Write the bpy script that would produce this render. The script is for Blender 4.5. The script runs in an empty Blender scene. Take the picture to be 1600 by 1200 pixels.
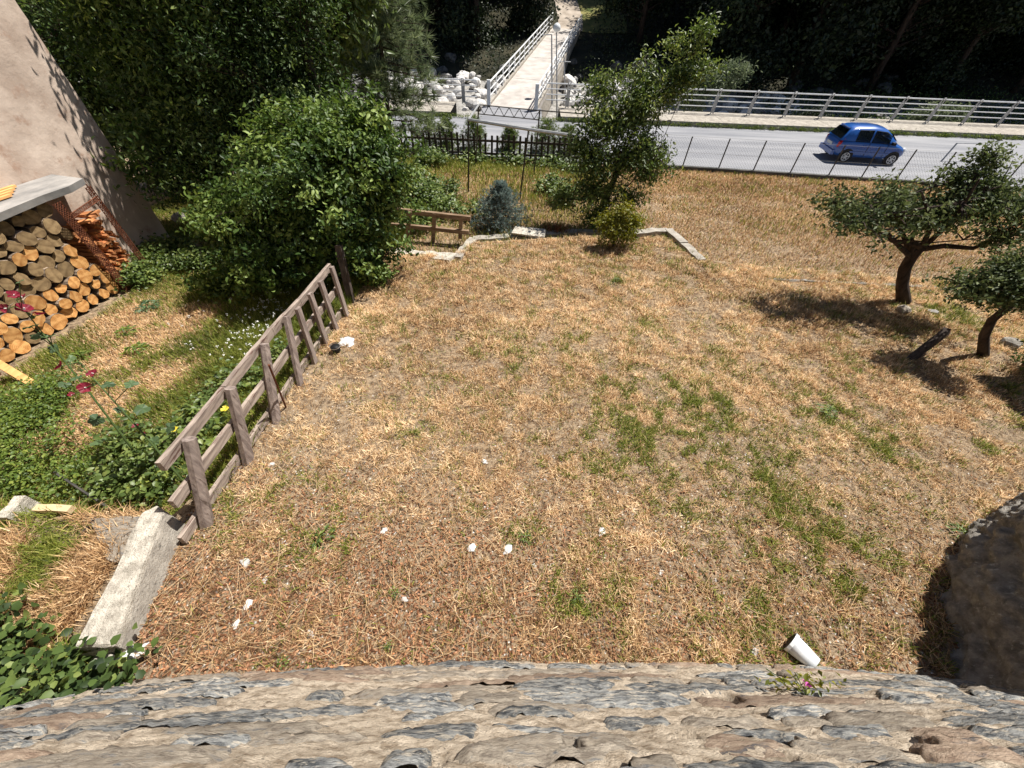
import bpy, math, random
import numpy as np
from mathutils import Vector, Matrix
random.seed(7); rng = np.random.default_rng(7)
S = bpy.context.scene
COL = S.collection
R = math.radians

# ---------------------------------------------------------------- camera
CH = 5.8; FPX = 600.0; XN, YN = 775.0, 1150.0
cU = np.array([800-XN, YN-600, FPX]); cU /= np.linalg.norm(cU)
cF = np.array([0, 0, -1.]); cF -= (cF@cU)*cU; cF /= np.linalg.norm(cF)
cX = np.cross(cF, cU)
cam_d = bpy.data.cameras.new('camera'); cam = bpy.data.objects.new('camera', cam_d); COL.objects.link(cam)
cam.matrix_world = Matrix([[cX[0], cX[1], cX[2], 0], [cF[0], cF[1], cF[2], 0], [cU[0], cU[1], cU[2], CH], [0, 0, 0, 1]])
cam_d.sensor_width = 36; cam_d.lens = 36*FPX/1600; cam_d.clip_end = 1500; cam_d.clip_start = .02
S.camera = cam
# ---------------------------------------------------------------- light
SX, SY = .45, .33                                   # horizontal sun offset per metre of height
sunv = Vector((SX, SY, 1)).normalized()
W = bpy.data.worlds.new('World'); S.world = W; W.use_nodes = True
wn = W.node_tree.nodes; bg = wn['Background']
sky = wn.new('ShaderNodeTexSky'); sky.sky_type = 'NISHITA'; sky.sun_disc = False
sky.sun_elevation = math.asin(sunv.z); sky.sun_rotation = math.atan2(SX, SY); sky.altitude = 900
W.node_tree.links.new(sky.outputs[0], bg.inputs[0]); bg.inputs[1].default_value = .05
sd = bpy.data.lights.new('sun', 'SUN'); sd.energy = 5.0; sd.angle = R(.5); sd.color = (1, .955, .88)
so = bpy.data.objects.new('sun', sd); COL.objects.link(so); so.rotation_euler = sunv.to_track_quat('Z', 'Y').to_euler()
S.view_settings.view_transform = 'Standard'; S.view_settings.look = 'None'
S.view_settings.exposure = 0.62; S.view_settings.gamma = 1
try: S.view_settings.use_curve_mapping = False
except Exception: pass

# ---------------------------------------------------------------- numpy noise and ground
def vn(x, y, s, seed=0):
    x = np.asarray(x, float)/s; y = np.asarray(y, float)/s
    xi = np.floor(x).astype(int); yi = np.floor(y).astype(int); fx = x-xi; fy = y-yi
    fx = fx*fx*(3-2*fx); fy = fy*fy*(3-2*fy)
    def h(a, b):
        n = (a*374761393 + b*668265263 + seed*1442695041) & 0xffffffff
        n = ((n ^ (n >> 13))*1274126177) & 0xffffffff
        return ((n ^ (n >> 16)) & 0xffff)/65535.
    return (h(xi, yi)*(1-fx)+h(xi+1, yi)*fx)*(1-fy)+(h(xi, yi+1)*(1-fx)+h(xi+1, yi+1)*fx)*fy
def fbm(x, y, s, seed=0, o=4):
    return sum(vn(x, y, s/2**i, seed+i*17)*.5**i for i in range(o))/sum(.5**i for i in range(o))
def ss(a, b, v):
    t = np.clip((np.asarray(v, float)-a)/(b-a), 0, 1); return t*t*(3-2*t)
CURB = [(-3.3, 8.35), (-1.55, 8.45), (-1.15, 9.3), (4.15, 10.7), (4.75, 8.7)]
def curb_y(x):
    return np.interp(x, [-3.3, -1.55, -1.15, 4.15, 4.75, 12], [8.35, 8.45, 9.3, 10.7, 8.75, 8.1])
def ground(x, y):
    x = np.asarray(x, float); y = np.asarray(y, float)
    lawn = 2.0-.108*y + .05*(fbm(x, y, 1.6, 3)-.5)
    cy = curb_y(x)
    fieldz = np.interp(y, [8, 18, 19], [.82, .06, .0]) + .05*(fbm(x, y, 2.2, 9)-.5)
    t = ss(-.02, .12, y-cy)
    drop = np.interp(x, [4.6, 8], [1, .25])
    z = lawn*(1-t) + (fieldz*drop+(1-drop)*np.minimum(lawn, fieldz+.2))*t
    z = np.where(y > 17.6, np.minimum(z, .06), z)
    garden = np.interp(y, [1.55, 1.8, 8, 18, 19], [1.78, 1.3, .82, .05, 0]) + .08*(fbm(x, y, 1.3, 5)-.5)
    g = ss(-3.62, -3.42, x)
    bl = ss(8.2, 8.6, y)                     # beyond the fence the two meet
    z = garden*(1-g)*(1-bl) + z*g*(1-bl) + bl*np.where(x < -3.2, garden, z)
    return z
def g1(x, y): return float(ground(x, y))
def ray(px, py):
    v = np.array([px-800, 600-py, -FPX])/FPX
    return np.array([cX@v, cF@v, cU@v])
def atz(px, py, z):
    r = ray(px, py); t = (z-CH)/r[2]; return Vector((r[0]*t, r[1]*t, z))
def aty(px, py, y):
    r = ray(px, py); t = y/r[1]; return Vector((r[0]*t, y, CH+r[2]*t))
def atx(px, py, x):
    r = ray(px, py); t = x/r[0]; return Vector((x, r[1]*t, CH+r[2]*t))
def atg(px, py, dz=0.):
    z = 1.
    for i in range(25):
        p = atz(px, py, z); z = .5*z+.5*(g1(p.x, p.y)+dz)
    return atz(px, py, z)

# ---------------------------------------------------------------- materials
def nd(nt, t, **k):
    n = nt.nodes.new(t)
    for a, b in k.items():
        if a.startswith('i_'): n.inputs[a[2:].replace('_', ' ')].default_value = b
        else: setattr(n, a, b)
    return n
def c4(c): return (c[0], c[1], c[2], 1)
def mat(name, c1, c2=None, scale=4, rough=.85, bump=0, bscale=None, stretch=(1, 1, 1), coord='Object', c3=None, s3=30, t3=.62, metal=0, rnd=0, spec=.3, dist=.02, lo=.35, hi=.65, coat=0):
    m = bpy.data.materials.new(name); m.use_nodes = True; nt = m.node_tree; L = nt.links.new
    b = nt.nodes['Principled BSDF']; b.inputs['Roughness'].default_value = rough
    b.inputs['Metallic'].default_value = metal; b.inputs['Specular IOR Level'].default_value = spec
    if coat: b.inputs['Coat Weight'].default_value = coat; b.inputs['Coat Roughness'].default_value = .06
    tc = nd(nt, 'ShaderNodeTexCoord'); mp = nd(nt, 'ShaderNodeMapping'); mp.inputs['Scale'].default_value = stretch
    if coord == 'World':
        ge = nd(nt, 'ShaderNodeNewGeometry'); L(ge.outputs['Position'], mp.inputs[0])
    else: L(tc.outputs[coord], mp.inputs[0])
    col = None
    if c2:
        n = nd(nt, 'ShaderNodeTexNoise'); n.inputs['Scale'].default_value = scale; n.inputs['Detail'].default_value = 6; n.inputs['Roughness'].default_value = .6
        L(mp.outputs[0], n.inputs['Vector'])
        r = nd(nt, 'ShaderNodeValToRGB'); r.color_ramp.elements[0].position = lo; r.color_ramp.elements[1].position = hi
        r.color_ramp.elements[0].color = c4(c1); r.color_ramp.elements[1].color = c4(c2); L(n.outputs[0], r.inputs[0]); col = r.outputs[0]
    else:
        rg = nd(nt, 'ShaderNodeRGB'); rg.outputs[0].default_value = c4(c1); col = rg.outputs[0]
    if c3:
        n3 = nd(nt, 'ShaderNodeTexNoise'); n3.inputs['Scale'].default_value = s3; n3.inputs['Detail'].default_value = 5; n3.inputs['Roughness'].default_value = .65; L(mp.outputs[0], n3.inputs['Vector'])
        r3 = nd(nt, 'ShaderNodeValToRGB'); r3.color_ramp.elements[0].position = t3-.04; r3.color_ramp.elements[1].position = t3+.05; L(n3.outputs[0], r3.inputs[0])
        mx = nd(nt, 'ShaderNodeMix', data_type='RGBA'); L(r3.outputs[0], mx.inputs[0]); L(col, mx.inputs[6]); mx.inputs[7].default_value = c4(c3); col = mx.outputs[2]
    if rnd:
        oi = nd(nt, 'ShaderNodeObjectInfo'); mr = nd(nt, 'ShaderNodeMapRange'); mr.inputs[3].default_value = 1-rnd; mr.inputs[4].default_value = 1+rnd
        L(oi.outputs['Random'], mr.inputs[0]); hv = nd(nt, 'ShaderNodeHueSaturation'); L(mr.outputs[0], hv.inputs['Value']); L(col, hv.inputs['Color']); col = hv.outputs[0]
    L(col, b.inputs['Base Color'])
    if bump:
        bn = nd(nt, 'ShaderNodeTexNoise'); bn.inputs['Scale'].default_value = bscale or scale*3; bn.inputs['Detail'].default_value = 8; bn.inputs['Roughness'].default_value = .65
        L(mp.outputs[0], bn.inputs['Vector']); bu = nd(nt, 'ShaderNodeBump'); bu.inputs['Strength'].default_value = bump; bu.inputs['Distance'].default_value = dist
        L(bn.outputs[0], bu.inputs['Height']); L(bu.outputs[0], b.inputs['Normal'])
    return m
def leafmat(name, cols, rough=.45, trans=.3, spec=.5):
    """per-leaf 'tone' attribute 0..1 runs through the given colours; leaves let light through"""
    m = bpy.data.materials.new(name); m.use_nodes = True; nt = m.node_tree; L = nt.links.new
    b = nt.nodes['Principled BSDF']; out = nt.nodes['Material Output']
    at = nd(nt, 'ShaderNodeAttribute', attribute_name='tone'); r = nd(nt, 'ShaderNodeValToRGB'); cr = r.color_ramp
    while len(cr.elements) < len(cols): cr.elements.new(.5)
    for i, c in enumerate(cols): cr.elements[i].position = i/(len(cols)-1); cr.elements[i].color = c4(c)
    L(at.outputs['Fac'], r.inputs[0]); L(r.outputs[0], b.inputs['Base Color'])
    b.inputs['Roughness'].default_value = rough; b.inputs['Specular IOR Level'].default_value = spec
    if trans:
        t = nd(nt, 'ShaderNodeBsdfTranslucent'); hv = nd(nt, 'ShaderNodeHueSaturation'); hv.inputs['Value'].default_value = 1.5; hv.inputs['Saturation'].default_value = 1.1; hv.inputs['Hue'].default_value = .49
        L(r.outputs[0], hv.inputs['Color']); L(hv.outputs[0], t.inputs[0])
        mx = nd(nt, 'ShaderNodeMixShader'); mx.inputs[0].default_value = trans; L(b.outputs[0], mx.inputs[1]); L(t.outputs[0], mx.inputs[2]); L(mx.outputs[0], out.inputs[0])
    return m
M = {}
M['soil'] = mat('soil', (.12, .076, .042), (.44, .32, .20), scale=14, rough=.95, bump=1, bscale=70, coord='World', c3=(.56, .45, .33), s3=75, t3=.58, dist=.04, lo=.38, hi=.6)  # dark tone also stands for shadowed gaps between the grass tufts
M['asphalt'] = mat('asphalt', (.19, .195, .215), (.31, .31, .325), scale=.9, rough=.8, bump=.25, bscale=60, coord='World', stretch=(.18, 1.6, 1), c3=(.44, .43, .42), s3=30, t3=.66)
M['concrete'] = mat('concrete', (.27, .24, .205), (.46, .42, .36), scale=5, rough=.9, bump=.9, bscale=45, coord='World', c3=(.16, .145, .125), s3=24, t3=.63)
M['pale_concrete'] = mat('pale_concrete', (.40, .36, .30), (.76, .70, .60), scale=11, rough=.93, bump=1, bscale=60, coord='World', c3=(.25, .22, .18), s3=34, t3=.63, dist=.03)  # pale concrete, brightened for the sunlit top of the retaining block
M['deck'] = mat('bridge_deck_concrete', (.38, .345, .315), (.56, .52, .48), scale=1.2, rough=.9, bump=.2, bscale=30, coord='World')
M['white_metal'] = mat('white_painted_metal', (.62, .63, .64), (.78, .79, .80), scale=3, rough=.5, coord='World')
M['galv'] = mat('galvanised_metal', (.35, .36, .37), (.5, .5, .5), scale=6, rough=.5, metal=.4, coord='World')
M['dark_metal'] = mat('dark_metal', (.05, .05, .05), (.1, .09, .08), scale=8, rough=.6, metal=.3, coord='World')
M['rust'] = mat('rusty_metal', (.10, .035, .02), (.22, .08, .04), scale=20, rough=.9, metal=.2, bump=.3, coord='World')
M['old_wood'] = mat('weathered_wood', (.17, .13, .115), (.38, .31, .27), scale=7, rough=.9, bump=.6, bscale=26, stretch=(3.2, 3.2, .3), c3=(.10, .07, .055), s3=9, t3=.63)
M['old_wood_h'] = mat('weathered_rail_wood', (.20, .155, .13), (.44, .36, .30), scale=7, rough=.9, bump=.6, bscale=26, stretch=(3.2, .3, 3.2), c3=(.13, .075, .06), s3=9, t3=.6)
M['dark_wood'] = mat('dark_wood', (.035, .026, .022), (.09, .07, .06), scale=8, rough=.9, bump=.4, stretch=(2, 2, .4))
M['brown_wood'] = mat('brown_rail_wood', (.16, .10, .06), (.30, .21, .14), scale=7, rough=.9, bump=.4, stretch=(.4, 2, 2))
M['bark'] = mat('bark', (.045, .033, .026), (.15, .115, .09), scale=6, rough=.95, bump=.8, bscale=18, stretch=(2, 2, .5))
M['dark_bark'] = mat('dark_bark', (.025, .016, .012), (.075, .052, .04), scale=6, rough=.95, bump=.8, bscale=18, stretch=(2, 2, .5))
M['log_bark'] = mat('log_bark', (.13, .09, .06), (.36, .28, .21), scale=9, rough=.95, bump=.8, bscale=20, stretch=(.3, 2, 2), rnd=.3)
M['plaster'] = mat('pink_beige_plaster', (.46, .355, .285), (.68, .555, .46), scale=1.6, rough=.95, bump=.35, bscale=9, coord='World', c3=(.42, .29, .22), s3=2.6, t3=.6, dist=.03)
M['slab'] = mat('grey_slab_stone', (.19, .185, .18), (.38, .36, .34), scale=1.8, rough=.8, bump=.3, coord='World', stretch=(2, .7, 1))
M['orange_wood'] = mat('fresh_orange_wood', (.62, .30, .10), (.80, .46, .18), scale=5, rough=.8, stretch=(4, .4, 4))
M['orange_pale'] = mat('pale_cut_wood', (.55, .42, .24), (.70, .56, .36), scale=5, rough=.85)
M['kindling'] = mat('kindling_wood', (.36, .13, .05), (.62, .28, .11), scale=8, rough=.85, rnd=.5)
M['mortar'] = mat('sandy_mortar', (.36, .28, .20), (.76, .64, .50), scale=22, rough=.97, bump=1, bscale=110, coord='World', stretch=(.6, 1, 1.2), c3=(.15, .125, .10), s3=95, t3=.63, dist=.03, lo=.36, hi=.58)
M['schist'] = mat('grey_schist', (.09, .097, .105), (.40, .40, .385), scale=26, rough=.85, bump=1, bscale=110, coord='World', stretch=(.45, 2, 2.0), c3=(.60, .54, .45), s3=34, t3=.57, lo=.4, hi=.6, rnd=.3, dist=.02)
M['tan_stone'] = mat('tan_stone', (.24, .20, .16), (.58, .50, .40), scale=24, rough=.9, bump=1, bscale=110, coord='World', stretch=(.6, 2, 2.4), c3=(.22, .22, .22), s3=12, t3=.6, rnd=.2)
M['rust_stone'] = mat('rusty_stone', (.26, .18, .13), (.52, .40, .30), scale=22, rough=.9, bump=1, bscale=100, coord='World', stretch=(.6, 2, 2), c3=(.15, .14, .14), s3=10, t3=.6, rnd=.2)
M['boulder'] = mat('pale_granite', (.40, .38, .36), (.72, .70, .67), scale=2, rough=.85, bump=.5, bscale=8, rnd=.3)
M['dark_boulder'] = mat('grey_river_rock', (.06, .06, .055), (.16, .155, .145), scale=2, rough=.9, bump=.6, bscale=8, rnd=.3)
M['gravel'] = mat('river_gravel', (.24, .23, .21), (.5, .48, .45), scale=3, rough=.95, bump=1, bscale=9, coord='World', dist=.15)
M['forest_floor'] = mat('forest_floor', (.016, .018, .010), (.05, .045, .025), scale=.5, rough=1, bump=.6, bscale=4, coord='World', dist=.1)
M['meadow'] = mat('meadow', (.10, .13, .035), (.27, .24, .09), scale=1, rough=1, bump=.6, bscale=20, coord='World')
M['path'] = mat('pale_path', (.30, .25, .20), (.5, .43, .36), scale=1, rough=1, bump=.4, bscale=12, coord='World')
M['white'] = mat('white_litter', (.50, .50, .50), (.68, .68, .67), scale=30, rough=.6)
M['pot'] = mat('white_plastic', (.72, .75, .78), rough=.4)
M['black'] = mat('black_plastic', (.012, .012, .013), rough=.6)
M['lichen'] = mat('lichened_rock', (.20, .185, .165), (.48, .44, .385), scale=12, rough=.95, bump=1, bscale=70, coord='World', c3=(.6, .58, .54), s3=24, t3=.64, dist=.05)
M['carpaint'] = mat('blue_car_paint', (.010, .095, .38), rough=.3, coat=.8, spec=.6)
M['glass'] = mat('tinted_car_glass', (.015, .02, .02), rough=.05, spec=.8)
M['tyre'] = mat('tyre_rubber', (.015, .015, .016), rough=.8)
M['rim'] = mat('silver_rim', (.55, .56, .58), rough=.35, metal=.5)
M['red_lens'] = mat('red_lens', (.45, .015, .02), rough=.2)
M['clear_lens'] = mat('clear_lens', (.75, .78, .8), rough=.12, spec=.9)
M['skin'] = mat('skin', (.55, .33, .24), rough=.6)
M['shirt'] = mat('dark_shirt', (.05, .05, .06), rough=.9)
M['hair'] = mat('brown_hair', (.05, .03, .02), rough=.8)
M['globe'] = mat('lamp_globe', (.72, .74, .74), rough=.25)
M['red_petal'] = leafmat('crimson_petal', [(.13, .006, .022), (.30, .012, .035)], trans=.25, rough=.6)
M['pink_petal'] = leafmat('magenta_petal', [(.6, .06, .4), (.7, .15, .5)], trans=.2)
M['yellow_petal'] = leafmat('yellow_petal', [(.8, .65, .04), (.85, .7, .1)], trans=.2)
M['white_petal'] = leafmat('white_petal', [(.75, .76, .7), (.85, .85, .8)], trans=.2)
G_DARK = [(.012, .028, .008), (.03, .065, .014), (.055, .105, .022), (.10, .16, .035)]
G_MID = [(.03, .055, .012), (.055, .10, .022), (.095, .155, .033), (.16, .22, .05)]
M['laurel'] = leafmat('glossy_shrub_leaf', [(.02, .042, .012), (.05, .095, .02), (.125, .19, .04), (.30, .38, .11)], rough=.48, trans=.25, spec=.3)
M['walnut'] = leafmat('walnut_leaf', [(.025, .05, .012), (.05, .09, .02), (.10, .155, .032), (.27, .34, .09)], rough=.5, trans=.3, spec=.3)
M['broad'] = leafmat('pale_broad_leaf', [(.05, .08, .02), (.09, .13, .03), (.16, .21, .06), (.30, .34, .13)], rough=.4, trans=.35)
M['ash'] = leafmat('small_tree_leaf', [(.02, .04, .012), (.04, .075, .02), (.08, .125, .032), (.18, .235, .07)], rough=.5, trans=.25, spec=.3)
M['pine'] = leafmat('pine_needle', [(.05, .08, .035), (.14, .18, .09), (.32, .37, .20)], rough=.45, trans=.35)
M['spruce'] = leafmat('blue_spruce_needle', [(.08, .12, .105), (.16, .22, .20), (.30, .38, .35)], rough=.6, trans=.2)
M['midtree'] = leafmat('light_tree_leaf', [(.035, .06, .015), (.075, .12, .028), (.15, .205, .05), (.32, .36, .11)], rough=.45, trans=.3)
M['gold'] = leafmat('golden_leaf', [(.10, .12, .015), (.18, .19, .02), (.30, .27, .035)], rough=.5, trans=.3)
M['apple'] = leafmat('apple_leaf', [(.035, .055, .02), (.07, .095, .034), (.125, .155, .06), (.24, .27, .12)], rough=.55, trans=.28, spec=.25)
M['willow'] = leafmat('grey_willow_leaf', [(.07, .10, .05), (.15, .19, .10), (.25, .29, .17)], rough=.6, trans=.25)
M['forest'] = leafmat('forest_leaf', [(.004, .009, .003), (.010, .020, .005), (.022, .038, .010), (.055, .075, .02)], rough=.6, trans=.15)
M['ivy'] = leafmat('ivy_leaf', [(.014, .03, .010), (.035, .06, .018), (.09, .14, .035), (.24, .29, .08)], rough=.5, trans=.25, spec=.25)
M['cover'] = leafmat('ground_cover_leaf', [(.04, .07, .012), (.08, .135, .022), (.15, .21, .035), (.27, .31, .055)], rough=.5, trans=.3)
M['holly'] = leafmat('hollyhock_leaf', [(.03, .06, .025), (.07, .12, .05), (.13, .20, .08)], rough=.55, trans=.3)
M['stem'] = mat('green_stem', (.07, .11, .03), rough=.7)
M['straw'] = leafmat('dry_grass', [(.09, .052, .028), (.30, .175, .088), (.62, .405, .205), (.94, .73, .46)], rough=.8, trans=.12, spec=.15)
M['greengrass'] = leafmat('green_grass', [(.05, .07, .012), (.12, .15, .022), (.24, .27, .045), (.50, .46, .14)], rough=.6, trans=.25, spec=.25)
M['litter'] = leafmat('dead_leaf_litter', [(.09, .04, .022), (.22, .10, .05), (.42, .24, .14), (.58, .27, .13)], rough=.85, trans=.08, spec=.15)

# ---------------------------------------------------------------- object helpers
WL = {}
def tag(o, label=None, cat=None, group=None, kind=None):
    if label: o['label'] = label
    if cat: o['category'] = cat
    if group: o['group'] = group
    if kind: o['kind'] = kind
    return o
def thing(name, label, cat, loc, group=None, rz=0):
    o = bpy.data.objects.new(name, None); COL.objects.link(o); o.location = loc; o.rotation_euler = (0, 0, rz); o.empty_display_size = .1
    WL[o.name] = Vector(loc); return tag(o, label, cat, group)
def link(name, me, m, parent=None):
    o = bpy.data.objects.new(name, me); COL.objects.link(o)
    if m is not None:
        for mm in (m if isinstance(m, (list, tuple)) else [m]): me.materials.append(mm)
    if parent: o.parent = parent
    return o
def npmesh(name, V, F, nside, tone=None, smooth=False):
    me = bpy.data.meshes.new(name); V = np.ascontiguousarray(V, dtype=np.float32); F = np.ascontiguousarray(F, dtype=np.int32)
    me.vertices.add(len(V)); me.vertices.foreach_set('co', V.ravel())
    nf = F.size//nside; me.loops.add(F.size); me.loops.foreach_set('vertex_index', F.ravel())
    me.polygons.add(nf); me.polygons.foreach_set('loop_start', np.arange(nf, dtype=np.int32)*nside)
    try: me.polygons.foreach_set('loop_total', np.full(nf, nside, dtype=np.int32))
    except Exception: pass
    if tone is not None:
        a = me.attributes.new('tone', 'FLOAT', 'FACE'); a.data.foreach_set('value', np.ascontiguousarray(tone, dtype=np.float32))
    me.update(calc_edges=True)
    if smooth: me.polygons.foreach_set('use_smooth', np.ones(nf, dtype=bool))
    return me
class MB:
    def __init__(s): s.v = []; s.f = []; s.mi = []; s.cur = 0
    def add(s, vs, fs):
        n = len(s.v); s.v += [tuple(v) for v in vs]; s.f += [tuple(i+n for i in f) for f in fs]; s.mi += [s.cur]*len(fs)
    def box(s, c, d, rz=0, rx=0, ry=0, j=0, taper=1.):
        m = Matrix.Rotation(rz, 3, 'Z') @ Matrix.Rotation(ry, 3, 'Y') @ Matrix.Rotation(rx, 3, 'X'); c = Vector(c); vs = []
        for zz in (-.5, .5):
            for xx, yy in ((-.5, -.5), (.5, -.5), (.5, .5), (-.5, .5)):
                k = taper if zz > 0 else 1
                p = Vector((xx*d[0]*k, yy*d[1]*k, zz*d[2]))
                if j: p += Vector([random.uniform(-j, j) for _ in range(3)])
                vs.append(c + m @ p)
        s.add(vs, [(0, 3, 2, 1), (4, 5, 6, 7), (0, 1, 5, 4), (1, 2, 6, 5), (2, 3, 7, 6), (3, 0, 4, 7)]); return s
    def beam(s, a, b, w, h, up=(0, 0, 1), j=0):
        """box beam from a to b, width w and height h, with a few uneven cuts along it"""
        a = Vector(a); b = Vector(b); d = (b-a).normalized(); sd_ = d.cross(Vector(up)).normalized(); u = sd_.cross(d)
        n = 5 if j else 1; rings = []
        for i in range(n+1):
            p = a.lerp(b, i/n); q = Vector([random.uniform(-j, j) for _ in range(3)]) if j else Vector()
            kw = 1+random.uniform(-j, j)*4
            rings.append([p+q+sd_*(w/2*kw*x_)+u*(h/2*kw*y_) for x_, y_ in ((-1, -1), (1, -1), (1, 1), (-1, 1))])
        vs = [v for r in rings for v in r]; fs = [(3, 2, 1, 0), (4*n, 4*n+1, 4*n+2, 4*n+3)]
        for i in range(n):
            for k in range(4): fs.append((4*i+k, 4*i+(k+1) % 4, 4*i+4+(k+1) % 4, 4*i+4+k))
        s.add(vs, fs); return s
    def tube(s, pts, rs, n=8, cap=True, wob=0):
        pts = [Vector(p) for p in pts]
        if not isinstance(rs, (list, tuple)): rs = [rs]*len(pts)
        vs = []; fs = []
        for i, p in enumerate(pts):
            t = (pts[min(i+1, len(pts)-1)]-pts[max(i-1, 0)]).normalized()
            a = t.cross(Vector((0, 0, 1)) if abs(t.z) < .9 else Vector((1, 0, 0))).normalized(); b = t.cross(a)
            for k in range(n):
                an = 2*math.pi*k/n; rr = rs[i]*(1+(random.uniform(-wob, wob) if wob else 0))
                vs.append(p+a*math.cos(an)*rr+b*math.sin(an)*rr)
        for i in range(len(pts)-1):
            for k in range(n): fs.append((i*n+k, i*n+(k+1) % n, (i+1)*n+(k+1) % n, (i+1)*n+k))
        if cap: fs.append(tuple(range(n))[::-1]); fs.append(tuple((len(pts)-1)*n+k for k in range(n)))
        s.add(vs, fs); return s
    def build(s, name, m, parent=None, smooth=False, local=False):
        off = Vector() if (local or parent is None) else WL[parent.name]
        me = bpy.data.meshes.new(name); me.from_pydata([(v[0]-off[0], v[1]-off[1], v[2]-off[2]) for v in s.v], [], s.f)
        o = link(name, me, m, parent)
        if any(s.mi): me.polygons.foreach_set('material_index', s.mi)
        if smooth: me.polygons.foreach_set('use_smooth', [True]*len(me.polygons))
        me.update(); WL[o.name] = off.copy() if parent else Vector(); return o
def copy_tree(o, parent=None, loc=None, rz=None, label=None):
    c = o.copy(); COL.objects.link(c); c.parent = parent
    if loc is not None: c.location = loc; WL[c.name] = Vector(loc)
    if rz is not None: c.rotation_euler = (0, 0, rz)
    if label: c['label'] = label
    for ch in list(o.children): copy_tree(ch, c)
    return c
def leaves_mesh(name, P, size, aspect=.5, nrm=None, jit=1., up=.35, tone=None, fold=.25, droop=0., dirs=None, hexa=False):
    """one folded four-cornered blade per point"""
    n = len(P); P = np.asarray(P, float)
    N = rng.normal(size=(n, 3))*jit; N[:, 2] += up*2
    if nrm is not None: N += nrm
    N /= np.linalg.norm(N, axis=1)[:, None]+1e-9
    T = rng.normal(size=(n, 3)) if dirs is None else np.asarray(dirs)+rng.normal(size=(n, 3))*.25
    T[:, 2] -= droop
    T -= (T*N).sum(1)[:, None]*N; T /= np.linalg.norm(T, axis=1)[:, None]+1e-9
    B = np.cross(N, T); L = (size*rng.uniform(.65, 1.3, n))[:, None] if np.isscalar(size) else np.asarray(size)[:, None]
    w = L*aspect*.5
    if tone is None: tone = rng.uniform(0, 1, n)
    if hexa:
        V = np.stack([P-T*L*.5, P-B*w*.9-T*L*.22+N*L*fold*.3, P-B*w*.85+T*L*.16+N*L*fold*.3, P+T*L*.5-N*L*.14, P+B*w*.85+T*L*.16+N*L*fold*.3, P+B*w*.9-T*L*.22+N*L*fold*.3, P-T*L*.02], 1).reshape(-1, 3)
        I = np.arange(n)*7; F = np.stack([I+6, I, I+5, I+6, I+5, I+4, I+6, I+4, I+3, I+6, I+3, I+2, I+6, I+2, I+1, I+6, I+1, I], 1).reshape(-1, 3)
        return npmesh(name, V, F, 3, np.repeat(np.clip(tone, 0, 1), 6))
    V = np.stack([P-T*L*.5, P-B*w-N*0+T*L*-.02+N*L*fold*.4, P+T*L*.5-N*L*.12, P+B*w+T*L*-.02+N*L*fold*.4], 1).reshape(-1, 3)
    F = np.arange(n*4).reshape(n, 4)
    F = np.stack([F[:, 0], F[:, 3], F[:, 2], F[:, 0], F[:, 2], F[:, 1]], 1).reshape(-1, 3)
    if tone is None: tone = rng.uniform(0, 1, n)
    return npmesh(name, V, F, 3, np.repeat(np.clip(tone, 0, 1), 2))
def blades_mesh(name, x, y, z, h, w, lean, tone, segs=2):
    n = len(x); a = rng.uniform(0, 2*np.pi, n); la = lean*rng.uniform(.3, 1.3, n)
    d = np.stack([np.cos(a), np.sin(a)], 1); bd = np.stack([-np.sin(a), np.cos(a)], 1)
    P = np.stack([x, y, z], 1)
    def pt(t, k):   # t along the blade
        hor = h*t*np.sin(la*(.6+.5*t)); ver = h*t*np.cos(la*(.6+.5*t))
        q = P.copy(); q[:, :2] += d*hor[:, None]; q[:, 2] += ver
        q[:, :2] += bd*(w*k)[:, None]; return q
    V = np.stack([pt(0, -.5), pt(0, .5), pt(.55, .4), pt(.55, -.4), pt(1, 0)], 1).reshape(-1, 3)
    I = np.arange(n)*5
    F = np.stack([I, I+1, I+2, I, I+2, I+3, I+3, I+2, I+4], 1).reshape(-1, 3)
    return npmesh(name, V, F, 3, np.repeat(np.clip(tone, 0, 1), 3))
def in_ell(n, ells, shell=.55, rough=(.72, 1.16)):
    """points in a union of ellipsoids, denser towards the skin"""
    w = np.array([e[3]*e[4]*e[5] for e in ells])**.7; idx = rng.choice(len(ells), n, p=w/w.sum())
    E = np.array(ells)[idx]; D = rng.normal(size=(n, 3)); D /= np.linalg.norm(D, axis=1)[:, None]
    r = (shell+(1-shell)*rng.random(n))**1.0; r *= rng.uniform(*rough, n)
    return E[:, :3]+D*r[:, None]*E[:, 3:6]
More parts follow.
